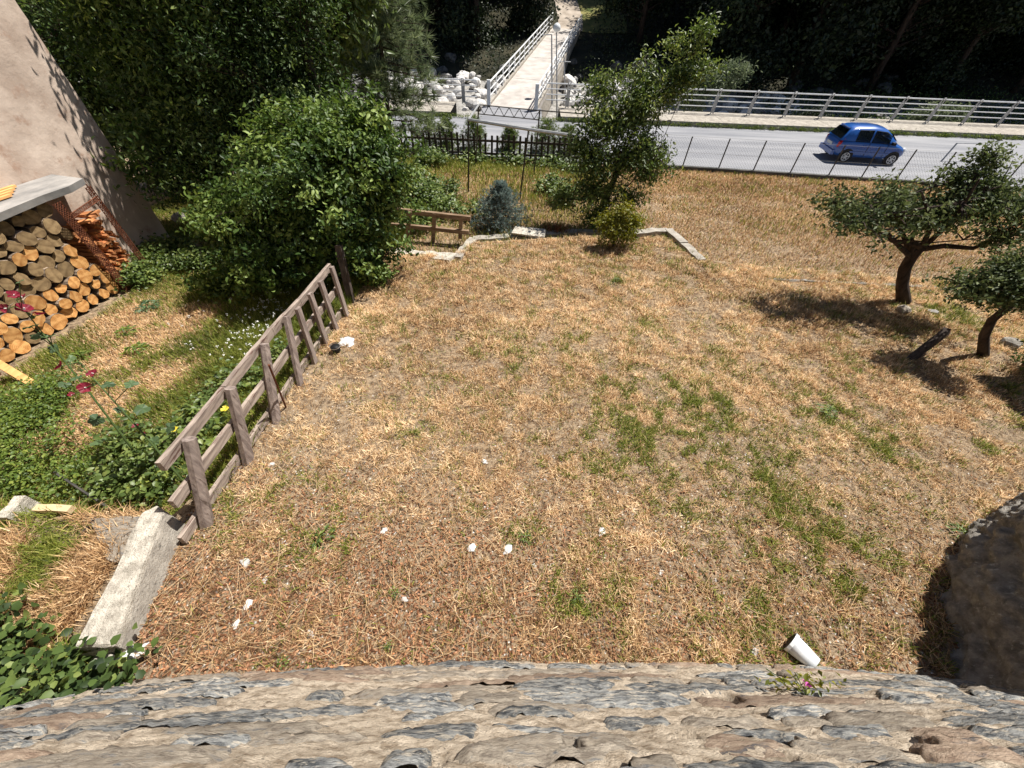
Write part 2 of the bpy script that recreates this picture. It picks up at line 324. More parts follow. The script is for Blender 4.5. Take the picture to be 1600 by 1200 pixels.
def tree(name, label, cat, base, trunk, rads, ells, nclump, nleaf, size, m, bark, sigma=.2, aspect=.5, shell=.5, group=None, twig=.012, up=.35, droop=0., nlimb=None, zmin=None, hexa=False, rough=(.72, 1.16)):
    t = thing(name, label, cat, base, group); b = Vector(base)
    mb = MB(); mb.tube(trunk, rads, 9, wob=.08); mb.build('trunk', bark, t, True)
    br = MB(); nodes = [Vector(p) for p in trunk[len(trunk)//2:]]
    top = Vector(trunk[-1]); r0 = rads[-1] if isinstance(rads, (list, tuple)) else rads
    for e in ells[:nlimb]:
        c = Vector(e[:3]); st = random.choice(nodes); k_ = 1. if any((st-Vector(q)).length < .01 for q in trunk) else .4; mid = st.lerp(c, .5)+Vector([random.uniform(-.12, .12)*(c-st).length for _ in range(3)])
        pts = [st, st.lerp(mid, .5)+Vector((0, 0, .03)), mid, mid.lerp(c, .5), c]
        br.tube(pts, [r0*.75*k_, r0*.55*k_, r0*.38*k_, r0*.25*k_, r0*.12*k_], 6, wob=.06); nodes += [mid, mid.lerp(c, .5), c]
    C = in_ell(nclump, ells, shell, rough)
    if zmin is not None: C[:, 2] = np.maximum(C[:, 2], zmin+rng.uniform(0, .2, len(C)))
    NA = np.array([list(p) for p in nodes])
    for c in C[:700]:
        k = np.argmin(((NA-c)**2).sum(1)); a = Vector(NA[k]); q = Vector(c)
        if (q-a).length > .05: br.tube([a, a.lerp(q, .55)+Vector((0, 0, (q-a).length*.08)), q], [twig, twig*.7, twig*.3], 3, cap=False)
    br.build('branches', bark, t)
    k = nleaf//nclump; ctr = np.array([list(e[:3]) for e in ells]).mean(0)
    P = np.repeat(C, k, 0)+rng.normal(size=(nclump*k, 3))*sigma*np.array([1, 1, .7])
    if zmin is not None: P[:, 2] = np.maximum(P[:, 2], zmin)
    out = P-ctr; out /= np.linalg.norm(out, axis=1)[:, None]+1e-9
    ct = rng.uniform(0, 1, nclump); tone = .62*np.repeat(ct**1.4, k)+.42*rng.random(nclump*k)+.06*out[:, 2]
    me = leaves_mesh('crown', P-np.array(b), size, aspect, nrm=out*.8, up=up, tone=tone, droop=droop, hexa=hexa)
    link('crown', me, m, t); return t

# ================================================================ SETTING
def grid(name, xs, ys, fz, m, kind='structure'):
    X, Y = np.meshgrid(xs, ys); Z = fz(X, Y); V = np.stack([X, Y, Z], 2).reshape(-1, 3); nx = len(xs); ny = len(ys)
    i = np.arange((ny-1)*nx).reshape(ny-1, nx)[:, :-1].ravel(); F = np.stack([i, i+1, i+1+nx, i+nx], 1)
    o = link(name, npmesh(name, V, F, 4, smooth=True), m); o['kind'] = kind; return o
gf = lambda x, y: ground(x, y)+.03*(fbm(x, y, .35, 21, 3)-.5)
grid('ground', np.concatenate([np.linspace(-40, -9.5, 20), np.arange(-9.4, 10, .08), np.linspace(10.1, 60, 60)]),
     np.concatenate([np.arange(-2, 11.2, .08), np.linspace(11.3, 18.6, 40)]), gf, M['soil'])
# road, kerb and pavement
def fence_line(x): return 18.62-.055*(x-8)      # garden edge of the road
def road_far(x): return 25.15+.02*(x-8)
xs = np.linspace(-70, 110, 181)
def strip(name, xs, y0, y1, z, m, n=2):
    X = np.repeat(xs[None], n, 0); T = np.linspace(0, 1, n)[:, None]; Y = y0(xs)[None]*(1-T)+y1(xs)[None]*T
    V = np.stack([X, Y, np.full_like(X, z)], 2).reshape(-1, 3); k = len(xs); i = np.arange((n-1)*k).reshape(n-1, k)[:, :-1].ravel()
    o = link(name, npmesh(name, V, np.stack([i, i+1, i+1+k, i+k], 1), 4), m); o['kind'] = 'structure'; return o
strip('road', xs, lambda x: fence_line(x)-.25, lambda x: road_far(x)+.1, .075, M['asphalt'])
mb = MB()
for i in range(60):
    x0 = -70+3*i; x1 = x0+2.985; a0, a1 = road_far(x0), road_far(x1)
    if x1 < -2.4 or x0 > .9:
        mb.add([(x0, a0, 0), (x1, a1, 0), (x1, a1, .3), (x0, a0, .3), (x0, a0+2.3, .3), (x1, a1+2.3, .3), (x1, a1+2.3, -2.6), (x0, a0+2.3, -2.6)], [(0, 1, 2, 3), (3, 2, 5, 4), (4, 5, 6, 7)])
o = mb.build('pavement', M['concrete']); o['kind'] = 'structure'
strip('bridge_approach', np.linspace(-2.5, 1.0, 5), lambda x: road_far(x), lambda x: road_far(x)+2.6, .079, M['asphalt'])
# river bed and far bank
def bank(x, y):
    x = np.asarray(x, float); y = np.asarray(y, float)
    z = np.interp(y, [27, 31, 38.5, 43, 52, 60, 90, 160, 300], [-1.9, -1.6, -1.0, .3, 1.55, 4.0, 18, 55, 120]) + .5*(fbm(x, y, 5, 31)-.5)*ss(28, 40, y)
    pc = path_x(y); k = np.exp(-((x-pc)/2.2)**2)*ss(50, 53, y)
    return z*(1-k)+k*(np.interp(y, [50, 52, 75, 110], [1.6, 1.62, 7.5, 20]))
def path_x(y): return np.interp(y, [50, 54, 62, 80], [4.0, 4.3, 3.6, .5])
grid('river_bank', np.linspace(-90, 120, 180), np.concatenate([np.arange(27.2, 62, .5), np.linspace(62.5, 300, 60)]), bank, M['forest_floor'])
grid('river_bed', np.linspace(-70, 90, 200), np.arange(27.2, 40, .4), lambda x, y: bank(x, y)+.03+.35*(fbm(x, y, 1.2, 5)-.35), M['gravel'])
Y = np.linspace(51.6, 85, 50); V = []
for yy in Y:
    for s_ in (-1.25, -.4, .4, 1.25): xx = path_x(yy)+s_; V.append((xx, yy, float(bank(xx, yy))+.08))
F = [(4*i+k, 4*i+k+1, 4*i+5+k, 4*i+4+k) for i in range(len(Y)-1) for k in range(3)]
link('path', npmesh('path', V, F, 4, smooth=True), M['path'])['kind'] = 'structure'
V = []; XA = np.linspace(0, 1, 12)
for yy in Y:
    for a in XA: xx = path_x(yy)+1.2+a*4.5; V.append((xx, yy, float(bank(xx, yy))+.05))
F = [(12*i+k, 12*i+k+1, 12*i+13+k, 12*i+12+k) for i in range(len(Y)-1) for k in range(11)]
link('meadow', npmesh('meadow', V, F, 4, smooth=True), M['meadow'])['kind'] = 'structure'

# ================================================================ BRIDGE
BA = Vector((-.73, 27.4, .1)); BB = Vector((3.75, 52, 1.7)); bd = (BB-BA); bl_ = bd.length; bdn = bd.normalized(); bs = Vector((bdn.y, -bdn.x, 0)).normalized(); BW = 2.95
br = thing('footbridge', 'long pale concrete bridge with white railings rising over the river bed', 'bridge', BA)
for i in range(4):
    a = BA+bd*(i/4); b = BA+bd*((i+1)/4)-bdn*.06
    MB().beam(a+Vector((0, 0, -.15)), b+Vector((0, 0, -.15)), BW, .3).build('deck_slab', M['deck'], br)
for s_ in (-1, 1):
    off = bs*(BW/2-.22)*s_
    MB().beam(BA+off+Vector((0, 0, -.9)), BB+off+Vector((0, 0, -.9)), .4, 1.19).build('girder', M['concrete'], br)
    off = bs*(BW/2-.06)*s_
    MB().beam(BA+off+Vector((0, 0, .072)), BB+off+Vector((0, 0, .072)), .14, .14).build('kerb', M['concrete'], br)
    rl = MB()
    for h in (.42, .72, 1.08): rl.tube([BA+off+Vector((0, 0, h)), BB+off+Vector((0, 0, h))], .032 if h < 1 else .045, 6)
    rl.build('handrail', M['white_metal'], br)
    for i in range(15):
        p = BA+bd*(i/14)+off
        MB().box(p+Vector((0, 0, .62)), (.07, .09, .95), rz=-.18).build('railing_post', M['white_metal'], br)
    MB().box(BA+off+Vector((0, -.12, .62)), (.2, .2, 1.25)).build('end_post', M['white_metal'], br)
for yy in (.3, .97):
    p = BA+bd*yy; MB().box(p+Vector((0, 0, -2.2)), (2.4, .8, 2.6)).build('pier', M['concrete'], br)

# ================================================================ GUARD RAILING along the road
def railing(x0, x1, label, post0, sp):
    t = thing('guard_railing', label, 'railing', ((x0+x1)/2, road_far((x0+x1)/2)+2.0, .3))
    ln = lambda x: road_far(x)+2.0
    for h in (.34, .60, .86, 1.12):
        # the rails lean over the road a little with the posts
        MB().tube([(x, ln(x)-.14*(h/1.1)**2, .3+h) for x in np.linspace(x0, x1, 12)], .026 if h < 1.1 else .036, 6).build('rail', M['white_metal'], t)
    proto = None; x = post0
    while x < x1-.1:
        if x > x0-.05:
            if proto is None:
                m_ = MB()
                for q in (-.075, .075):
                    m_.tube([(q, 0, 0), (q, .0, .4), (q, -.05, .8), (q, -.13, 1.12)], .028, 5)
                m_.tube([(-.075, -.13, 1.12), (-.04, -.155, 1.19), (.04, -.155, 1.19), (.075, -.13, 1.12)], .028, 5)
                m_.box((0, -.02, .5), (.1, .02, .9))
                proto = m_.build('post', M['galv'], t, local=True)
                proto.location = Vector((x, ln(x)-.05, .3))-WL[t.name]
            else:
                c = proto.copy(); COL.objects.link(c); c.parent = t; c.location = Vector((x, ln(x)-.05, .3))-WL[t.name]
        x += sp
railing(1.2, 62, 'long white pipe railing on the pavement right of the bridge', 1.3+1.15, 2.12)
railing(-24, -2.75, 'white pipe railing on the pavement left of the bridge', -22.6, 2.12)

# ================================================================ BOULDERS
def rock_mesh(name, seed, sub=2, rough=.28):
    import bmesh
    bm = bmesh.new(); bmesh.ops.create_icosphere(bm, subdivisions=sub, radius=1); r_ = random.Random(seed)
    ax = [Vector([r_.gauss(0, 1) for _ in range(3)]).normalized() for _ in range(9)]; dd = [r_.uniform(.55, .95) for _ in ax]
    for v in bm.verts:
        for a, d in zip(ax, dd):
            k = v.co.dot(a)-d
            if k > 0: v.co -= a*k*.9
        v.co *= 1+r_.uniform(-.05, .05)
    me = bpy.data.meshes.new(name); bm.to_mesh(me); bm.free(); return me
rocks = [rock_mesh('boulder', s) for s in range(7)]
for me in rocks: me.materials.append(M['boulder'])
drocks = [rock_mesh('boulder', s+20) for s in range(5)]
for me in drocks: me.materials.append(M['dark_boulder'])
def boulder(px, py, r, dark=False, zb=None, label='pale granite boulder in the sunlit heap behind the white railing', group='pale boulders in the river bed', y=None):
    me = random.choice(drocks if dark else rocks); o = bpy.data.objects.new('boulder', me); COL.objects.link(o)
    p = (aty(px, py, y) if y else Vector((px, py, zb if zb is not None else float(bank(px, py))+.3*r)))
    o.location = p; o.scale = (r*random.uniform(.8, 1.3), r*random.uniform(.8, 1.2), r*random.uniform(.55, .9)); o.rotation_euler = (random.uniform(-.4, .4), random.uniform(-.4, .4), random.uniform(0, 6.3))
    return tag(o, label, 'boulder', group)
for i in range(290):
    x = random.choice([random.uniform(-13, 0), random.uniform(1.5, 12), random.uniform(5, 22), random.uniform(-13, 0)]); y = random.uniform(31.5, 38)+max(0, 2-abs(x)*.1)
    r = random.choice([.2, .25, .32, .42, .55])*random.uniform(.8, 1.25)
    if abs(x-(-.73+(y-27.4)*.182)) < 1.9: continue
    sd_ = 'left' if x < 0 else 'right'
    boulder(x, y, r, zb=float(bank(x, y))+.35*r+max(0, (y-33)*.05), label='pale granite boulder in the sunlit heap behind the white railing, %s of the bridge' % sd_, group='pale boulders %s of the bridge' % sd_)
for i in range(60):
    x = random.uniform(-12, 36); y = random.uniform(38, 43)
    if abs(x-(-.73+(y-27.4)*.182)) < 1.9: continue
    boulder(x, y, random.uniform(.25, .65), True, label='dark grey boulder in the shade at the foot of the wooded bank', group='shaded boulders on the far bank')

# ================================================================ PICKET FENCE, PIPE FRAME, CHAIN LINK, LAMPS
t = thing('picket_fence', 'dark wooden picket fence between back garden and road', 'fence', (-1, 18.1, .1))
pk = None
for i in range(34):
    x = -5.3+i*.235+random.uniform(-.02, .02); h = 1.0+random.uniform(-.06, .05)
    MB().box((x, 18.1, .1+h/2), (.09, .03, h), ry=random.uniform(-.03, .03)).build('picket', M['dark_wood'], t)
for z in (.38, .85): MB().box((-1.35, 18.14, z), (8.2, .04, .08)).build('rail', M['dark_wood'], t)
t = thing('pipe_frame', 'thin metal pipe frame standing on posts over the back garden', 'frame', (0, 15, .4))
TP = [(-1.68, 13.7, 2.6), (.15, 13.25, 2.53), (1.9, 13.1, 2.43)]; TB = [(-1.66, 16.8, 2.35), (.55, 16.6, 2.3), (2.3, 16.4, 2.3)]
ft = [atg(732, 300), atg(812, 312), atg(906, 285)]; fb = [atg(743, 259), Vector((.5, 16.6, g1(.5, 16.6))), Vector((2.25, 16.4, g1(2.25, 16.4)))]
for a, b in zip(TP+TB, ft+fb): MB().tube([b, a], .028, 6).build('post', M['dark_metal'], t)
MB().tube(TP, .045, 6).build('top_bar', M['galv'], t)
MB().tube([TP[0], TB[0]], .03, 6).build('side_bar', M['galv'], t); MB().tube([TP[2], TB[2]], .03, 6).build('side_bar', M['galv'], t)
m_ = MB(); a = Vector(TB[0]); b = Vector(TB[1])
m_.tube([a, b], .018, 5); m_.tube([a-Vector((0, 0, .28)), b-Vector((0, 0, .28))], .018, 5)
for i in range(12):
    p = a.lerp(b, i/12); q = a.lerp(b, (i+1)/12)
    m_.tube([p-Vector((0, 0, .28 if i % 2 else 0)), q-Vector((0, 0, 0 if i % 2 else .28))], .012, 4)
m_.build('truss', M['dark_metal'], t); MB().tube(TB[1:], .02, 5).build('back_bar', M['dark_metal'], t)
# chain-link fence
t = thing('chain_link_fence', 'low chain link fence on thin leaning posts along the near side of the road', 'fence', (14, fence_line(14)-.35, .1))
def cl(x): return fence_line(x)-.38
PX = [4.9, 6.9] + [atg(p, q).x for p, q in ((1115.6, 265.6), (1169, 269), (1225, 272), (1282, 274.5), (1334, 278), (1387, 281), (1440, 283), (1490, 286), (1540, 288))]+[22.2, 24.2, 26.2]
for x in PX:
    zb = g1(x, cl(x))-.05; MB().tube([(x, cl(x), zb), (x+.06, cl(x)+.12, zb+1.28)], .026, 6).build('post', M['dark_metal'], t)
m_ = MB(); x0, x1 = PX[0], PX[-1]
for h in (.08, .62, 1.2): m_.tube([(x, cl(x)+.1*h, .08+h) for x in np.linspace(x0, x1, 8)], .004, 3)
x = x0
while x < x1:
    for s_ in (-1, 1):
        xe = x+s_*1.1
        if x0 < xe < x1: m_.tube([(x, cl(x), .12), (xe, cl(xe)+.1, 1.24)], .0022, 3, cap=False)
    x += .11
m_.build('wire_mesh', M['dark_metal'], t)
MB().beam((4.5, cl(4.5), .1), (27, cl(27), .1), .16, .2).build('footing', M['dark_boulder'], t)
t = thing('metal_pole', 'short metal pole beside the road at the right end of the fence', 'pole', atg(1462, 262))
b0 = atg(1462, 262); MB().tube([b0, b0+Vector((.3, .2, 1.0))], .035, 6).build('tube', M['galv'], t); MB().tube([b0+Vector((.3, .2, 1.0)), b0+Vector((1.4, .3, 1.0))], .02, 6).build('arm', M['galv'], t)
# lamps by the bridge
b0 = Vector((1.62, 27.75, .3)); tp = aty(862, 54, 27.75)
t = thing('lamp_post', 'thin lamp post without a globe beside the bridge railing', 'lamp post', b0)
MB().tube([b0, tp], [.05, .035], 8).build('pole', M['galv'], t); MB().tube([tp, tp+Vector((-.5, 0, -.03))], .025, 6).build('arm', M['galv'], t)
b0 = Vector((2.25, 30.2, -1.6)); tp = aty(869.5, 50, 30.2)
t = thing('lamp_post', 'thin lamp post with a round pale globe beside the bridge railing', 'lamp post', b0)
MB().tube([b0, tp], [.06, .035], 8).build('pole', M['galv'], t)
MB().tube([tp+Vector((0, 0, k)) for k in (0, .06, .16, .28, .36, .4)], [.08, .18, .23, .2, .12, .03], 12).build('globe', M['globe'], t, True)
b0 = Vector((2.9, 29.6, -1.7)); t = thing('signal_pole', 'thin pole with a short crossbar beside the bridge girder', 'pole', b0)
tp = aty(881, 85, 29.6); MB().tube([b0, tp], .035, 6).build('pole', M['galv'], t); q = aty(880, 96, 29.6); MB().tube([q-Vector((.35, 0, 0)), q+Vector((.45, 0, 0))], .02, 6).build('crossbar', M['white_metal'], t)

# ================================================================ LEFT HOUSE, SLAB SHELF, LOG STACKS
hs = thing('plastered_house', 'house with bare pinkish beige plaster wall behind the stacked firewood', 'house', (-9, 4, .8))
WX = -8.85
def gridwall(x, y0, y1, z0, z1, ny, nz, amp):
    A, B = np.meshgrid(np.linspace(y0, y1, ny), np.linspace(z0, z1, nz)); Xw = x+amp*(fbm(A, B, 1.3, 44)-.5)
    V = np.stack([Xw, A, B], 2).reshape(-1, 3)-np.array([-9, 4, .8]); i = np.arange((nz-1)*ny).reshape(nz-1, ny)[:, :-1].ravel()
    return npmesh('wall', V, np.stack([i, i+1, i+1+ny, i+ny], 1), 4, smooth=True)
link('wall', gridwall(WX, -8, 9.05, .3, 9.5, 170, 90, .07), M['plaster'], hs)
MB().box((WX-3.06, .525, 4.9), (6, 17.04, 9.2)).build('house_core', M['plaster'], hs)
MB().box((WX-3, .525, 9.75), (7, 18, .3)).build('roof', M['slab'], hs)
t = thing('stone_slab', 'long grey stone slab shelf over the firewood against the house wall', 'slab')if False else thing('stone_slab', 'long grey stone slab shelf over the firewood against the house wall', 'slab', (-8.4, 5, 2.7))
m_ = MB(); n = 14; top = []; SY0, SY1 = 1.0, 7.5
vs = []
for i in range(n+1):
    y = SY0+(SY1-SY0)*i/n; xe = -8.16+random.uniform(-.03, .03)-(.12 if i == n else 0); zt = 2.86+(SY1-y)*.06+random.uniform(-.01, .01)
    vs += [(WX+.02, y, zt+.02), (xe, y, zt-.03), (xe-.02, y, zt-.14), (WX+.02, y, zt-.13)]
fs = [(4*i+k, 4*i+(k+1) % 4, 4*i+4+(k+1) % 4, 4*i+4+k) for i in range(n) for k in range(4)]+[(0, 1, 2, 3), (4*n+3, 4*n+2, 4*n+1, 4*n)]
m_.add(vs, fs); m_.build('slab_stone', M['slab'], t)
for i in range(4):
    a = Vector((-8.74+.085*i, 6.72-.12*i, 2.96)); o = MB().beam(a, a+Vector((-.02, -2.3, .15)), .06, .035).build('orange_board', M['orange_wood'])
    tag(o, ['freshly sawn orange board on the slab, closest to the house wall', 'second orange board from the house wall on the grey slab', 'third orange board from the house wall on the grey slab', 'freshly sawn orange board on the slab, farthest from the house wall'][i], 'board', 'orange boards on the slab')
# logs
def log_proto(seed, r, bite=False):
    r_ = random.Random(seed); n = 14; L = .5; rad = [r*(1+.09*math.sin(2*a*math.pi/n*2+seed)+r_.uniform(-.06, .06)) for a in range(n)]
    if bite:
        for k in range(5): rad[k] *= .62
    m_ = MB(); vs = []; xsn = [-L, -.18, -.015, 0]; sc = [1, 1.03, 1, .97]
    for x_, s_ in zip(xsn, sc):
        for k in range(n): a = 2*math.pi*k/n; vs.append((x_, math.cos(a)*rad[k]*s_, math.sin(a)*rad[k]*s_))
    m_.add(vs, [(i*n+k, i*n+(k+1) % n, (i+1)*n+(k+1) % n, (i+1)*n+k) for i in range(3) for k in range(n)]+[tuple(range(n))[::-1]])
    me = bpy.data.meshes.new('log'); me.from_pydata(m_.v, [], m_.f); me.materials.append(M['log_bark'])
    e = MB(); e.add([(.003+r_.uniform(-.004, .008), 0, 0)]+[(.004, math.cos(2*math.pi*k/n)*rad[k]*.95, math.sin(2*math.pi*k/n)*rad[k]*.95) for k in range(n)], [(0, 1+k, 1+(k+1) % n) for k in range(n)])
    me2 = bpy.data.meshes.new('sawn_end'); me2.from_pydata(e.v, [], e.f)
    return me, me2
def endmat(name, a, b):
    m = bpy.data.materials.new(name); m.use_nodes = True; nt = m.node_tree; L = nt.links.new; bs_ = nt.nodes['Principled BSDF']; bs_.inputs['Roughness'].default_value = .85; bs_.inputs['Specular IOR Level'].default_value = .2
    tc = nd(nt, 'ShaderNodeTexCoord'); w = nd(nt, 'ShaderNodeTexWave', wave_type='RINGS', rings_direction='X'); w.inputs['Scale'].default_value = 16; w.inputs['Distortion'].default_value = 6; w.inputs['Detail'].default_value = 3
    L(tc.outputs['Object'], w.inputs[0]); nz = nd(nt, 'ShaderNodeTexNoise'); nz.inputs['Scale'].default_value = 14; L(tc.outputs['Object'], nz.inputs[0])
    ad = nd(nt, 'ShaderNodeMath', operation='ADD'); ml = nd(nt, 'ShaderNodeMath', operation='MULTIPLY'); ml.inputs[1].default_value = .22; L(w.outputs['Fac'], ml.inputs[0]); L(ml.outputs[0], ad.inputs[0]); L(nz.outputs[0], ad.inputs[1])
    r = nd(nt, 'ShaderNodeValToRGB'); r.color_ramp.elements[0].position = .38; r.color_ramp.elements[1].position = .78; r.color_ramp.elements[0].color = c4(a); r.color_ramp.elements[1].color = c4(b); L(ad.outputs[0], r.inputs[0])
    oi = nd(nt, 'ShaderNodeObjectInfo'); mr = nd(nt, 'ShaderNodeMapRange'); mr.inputs[3].default_value = .7; mr.inputs[4].default_value = 1.2; L(oi.outputs['Random'], mr.inputs[0])
    hv = nd(nt, 'ShaderNodeHueSaturation'); L(mr.outputs[0], hv.inputs['Value']); L(r.outputs[0], hv.inputs['Color']); L(hv.outputs[0], bs_.inputs['Base Color']); return m
M['end_orange'] = endmat('sawn_end_orange', (.42, .17, .045), (.80, .45, .17)); M['end_grey'] = endmat('sawn_end_grey_shade', (.17, .11, .055), (.36, .25, .13))
lp = {}
for q in range(10): lp[q] = log_proto(q, .118, q in (3, 7))
ends = {}
for q, (a, b) in lp.items():
    for k in ('end_orange', 'end_grey'):
        c = b.copy(); c.materials.append(M[k]); ends[q, k] = c
PY0, PY1 = 3.3, 6.55; XF = -8.3; nlog = 0
z = g1(-8.4, 5)+.14; row = 0
while z < 2.8:
    y = PY0+(.12 if row % 2 else 0); zg = z
    while y < PY1:
        r = random.uniform(.82, 1.2); q = random.randrange(10)
        grey = (z > 1.75 and y < 6.3 and random.random() < .75) or random.random() < .12  # upper logs get greyed ends standing for shade; a few others at random
        zz = zg+random.uniform(-.02, .02)+(g1(-8.4, y)-g1(-8.4, 5))*(1-row*.1)
        lab, grp = (('round log with a bright orange sawn end in the big firewood stack', 'orange ended logs in the firewood stack') if not grey else ('round log with a greyish sawn end, mostly painted shade, in the big firewood stack', 'grey ended logs in the firewood stack'))
        o = bpy.data.objects.new('log', lp[q][0]); COL.objects.link(o); o.location = (XF+random.uniform(-.035, .03)+(.02 if not grey else 0), y, zz); o.rotation_euler = (random.uniform(0, 6.28), random.uniform(-.10, .02), random.uniform(-.22, -.02)); o.scale = (1, r, r)
        rw_ = ['bottom', 'second', 'third', 'fourth', 'fifth', 'sixth', 'seventh', 'eighth', 'ninth'][min(row, 8)]; tag(o, lab.replace('in the big firewood stack', 'in the %s row of the firewood stack' % rw_), 'log', '%s, %s row' % (grp, rw_)); e = bpy.data.objects.new('sawn_end', ends[q, 'end_grey' if grey else 'end_orange']); COL.objects.link(e); e.parent = o
        y += .235*(.5+.5*r)+random.uniform(0, .012); nlog += 1
    z += .213; row += 1
# kindling bay
me = bpy.data.meshes.new('kindling'); mb = MB().box((-.22, 0, 0), (.44, .075, .05), j=.006); me.from_pydata(mb.v, [], mb.f); me.materials.append(M['kindling'])
for iz in range(23):
    for iy in range(7):
        zz = g1(-8.3, 7)+.04+iz*.052
        if zz > 2.15: continue
        o = bpy.data.objects.new('kindling', me); COL.objects.link(o); o.location = (XF+random.uniform(-.16, .05), 6.78+iy*.088+random.uniform(-.02, .02), zz); o.rotation_euler = (random.uniform(-.7, .7), random.uniform(-.1, .1), random.uniform(-.25, .25)); o.scale = (1, random.uniform(.6, 1.2), random.uniform(.6, 1.3))
        tag(o, 'small split stick of reddish kindling in the %s of the narrow bay beside the logs' % ('bottom' if iz < 7 else 'middle' if iz < 14 else 'top'), 'kindling', 'kindling sticks in the %s of the bay' % ('bottom' if iz < 7 else 'middle' if iz < 14 else 'top'))
for k, (y, a) in enumerate(((6.95, .2), (7.2, -.4), (7.05, .5))):
    o = MB().beam((XF-.3, y, 2.2+k*.05), (XF+.16, y+a*.3, 2.27+k*.03), .15, .04, j=.01).build('split_board', M['kindling'])
    tag(o, 'rough split board lying loose on top of the kindling bay', 'board', 'split boards on top of the kindling')
o = MB().box((-8.45, 5.2, 2.78), (.4, .7, .14), ry=.1).build('brown_box', mat('brown_board', (.10, .05, .04), (.16, .09, .07), scale=4)); tag(o, 'dark brown flat box on top of the logs under the slab', 'box')
# rusty lattice uprights
random.seed(77)
t = thing('rusty_rack', 'rusty perforated metal rack holding the firewood and kindling', 'rack', (XF, 6.6, .9))
def lattice(p0, p1, side, w, name):
    p0 = Vector(p0); p1 = Vector(p1); side = Vector(side).normalized()*w; m_ = MB(); L = (p1-p0).length; n = int(L/.055); k = 3
    for s_ in (-.5, .5): m_.tube([p0+side*s_, p1+side*s_], .010, 4)
    for i in range(n):
        for j in range(k):
            a = p0.lerp(p1, i/n)+side*(-.5+j/k); b = p0.lerp(p1, (i+1)/n)+side*(-.5+(j+1)/k)
            c = p0.lerp(p1, (i+1)/n)+side*(-.5+j/k); d = p0.lerp(p1, i/n)+side*(-.5+(j+1)/k)
            m_.tube([a, b], .0065, 3, cap=False); m_.tube([c, d], .0065, 3, cap=False)
    return m_.build(name, M['rust'], t)
gz = g1(-8, 6.6)
lattice((XF+.13, 6.66, gz), (XF+.13, 6.66, 2.72), (0, 1, 0), .15, 'upright'); lattice((XF+.1, 7.4, gz-.05), (XF+.1, 7.4, 2.72), (0, 1, 0), .12, 'upright')
lattice((XF+.16, 3.9, gz+.1), (XF+.16, 3.9, 2.0), (0, 1, 0), .15, 'upright')
lattice((XF+.12, 6.7, 2.45), (XF+.12, 7.4, 2.5), (0, 0, 1), .07, 'crossbar')
MB().tube([(XF+.12, 7.44, gz), (XF+.1, 7.46, 1.8), (XF+.06, 7.44, 2.75)], .012, 5).build('edge_rod', M['rust'], t)
a = atg(52, 600, .02); b = aty(0, 520, a.y-.1)
o = MB().beam(a, Vector((-8.2, b.y+.35, 1.9)), .10, .03, j=.004).build('orange_plank', M['orange_wood']); tag(o, 'long orange plank leaning against the firewood at the left edge', 'plank')

# ================================================================ WOOD FENCE
t = thing('wooden_fence', 'weathered grey wooden garden fence leaning along the left of the dry lawn', 'fence', (-3.05, 3.5, 1.6))
posts = [((304, 686), (328, 821)), ((359, 606), (384, 722)), ((406, 537), (431, 658)), ((439, 494), (472, 602)), ((467, 481), (491, 566)), ((486, 458), (509, 538)), ((503, 439), (528, 517)), ((519, 417), (544, 494))]
tops = []; bots = []
for (tx, ty), (bx, by) in posts:
    b = atg(bx, by); tp = atz(tx, ty, b.z+.88); tops.append(tp); bots.append(b)
def fitline(P, wy):
    yy = np.array([p.y for p in P]); xx = np.array([p.x for p in P]); c = np.polyfit(yy, xx, 1)
    for p in P: p.x = float(np.polyval(c, p.y))*.85+p.x*.15

for P_ in (bots, tops):
    c_ = np.polyfit([p.y for p in P_], [p.x for p in P_], 1)
    for p in P_: p.x = .25*p.x+.75*float(np.polyval(c_, p.y))
for i, (b, tp) in enumerate(zip(bots, tops)):
    w = .125 if i < 3 else .10
    if i < 3:
        MB().tube([b-(tp-b)*.1, b.lerp(tp, .3), b.lerp(tp, .7), tp], [.066, .062, .06, .056], 7, wob=.07).build('post', M['old_wood'], t)
    else: MB().beam(b-(tp-b)*.1, tp, .045, .10, up=(0, 1, 0), j=.003).build('post', M['old_wood'], t)
def fp(i, f, dx=-.09): # point on the fence at post i (can be fractional), fraction f of the height
    i0 = max(0, min(6, int(math.floor(i)))); u = i-i0
    b = bots[i0].lerp(bots[i0+1], u); q = tops[i0].lerp(tops[i0+1], u); p = b.lerp(q, f); return p+Vector((dx, 0, 0))
for f, name in ((.93, 'top_rail'), (.5, 'middle_rail'), (.08, 'bottom_rail')):
    segs = [(-.35, 1.05), (1.06, 2.6), (2.61, 4.6), (4.61, 7.3)] if f > .9 else [(-.3, 1.5), (1.5, 3.5), (3.5, 7.2)]
    for k, (a, b) in enumerate(segs):
        n = 4; P = [fp(a+(b-a)*q/n, f, -.10 if f > .9 else -.09) for q in range(n+1)]
        # straight board through its two ends
        MB().beam(P[0], P[-1], .045 if f < .9 else .05, .11, j=.004).build(name, M['old_wood_h'], t)
MB().tube([atg(447, 637), aty(420, 570, bots[2].y+.1)], .012, 5).build('iron_rod', M['rust'], t)
bp = Vector((bots[7].x-.1, bots[7].y+.5, g1(bots[7].x, bots[7].y+.5)))
MB().beam(bp, bp+Vector((-.05, .3, 1.0)), .11, .09, up=(0, 1, 0), j=.004).build('post', M['dark_wood'], t)

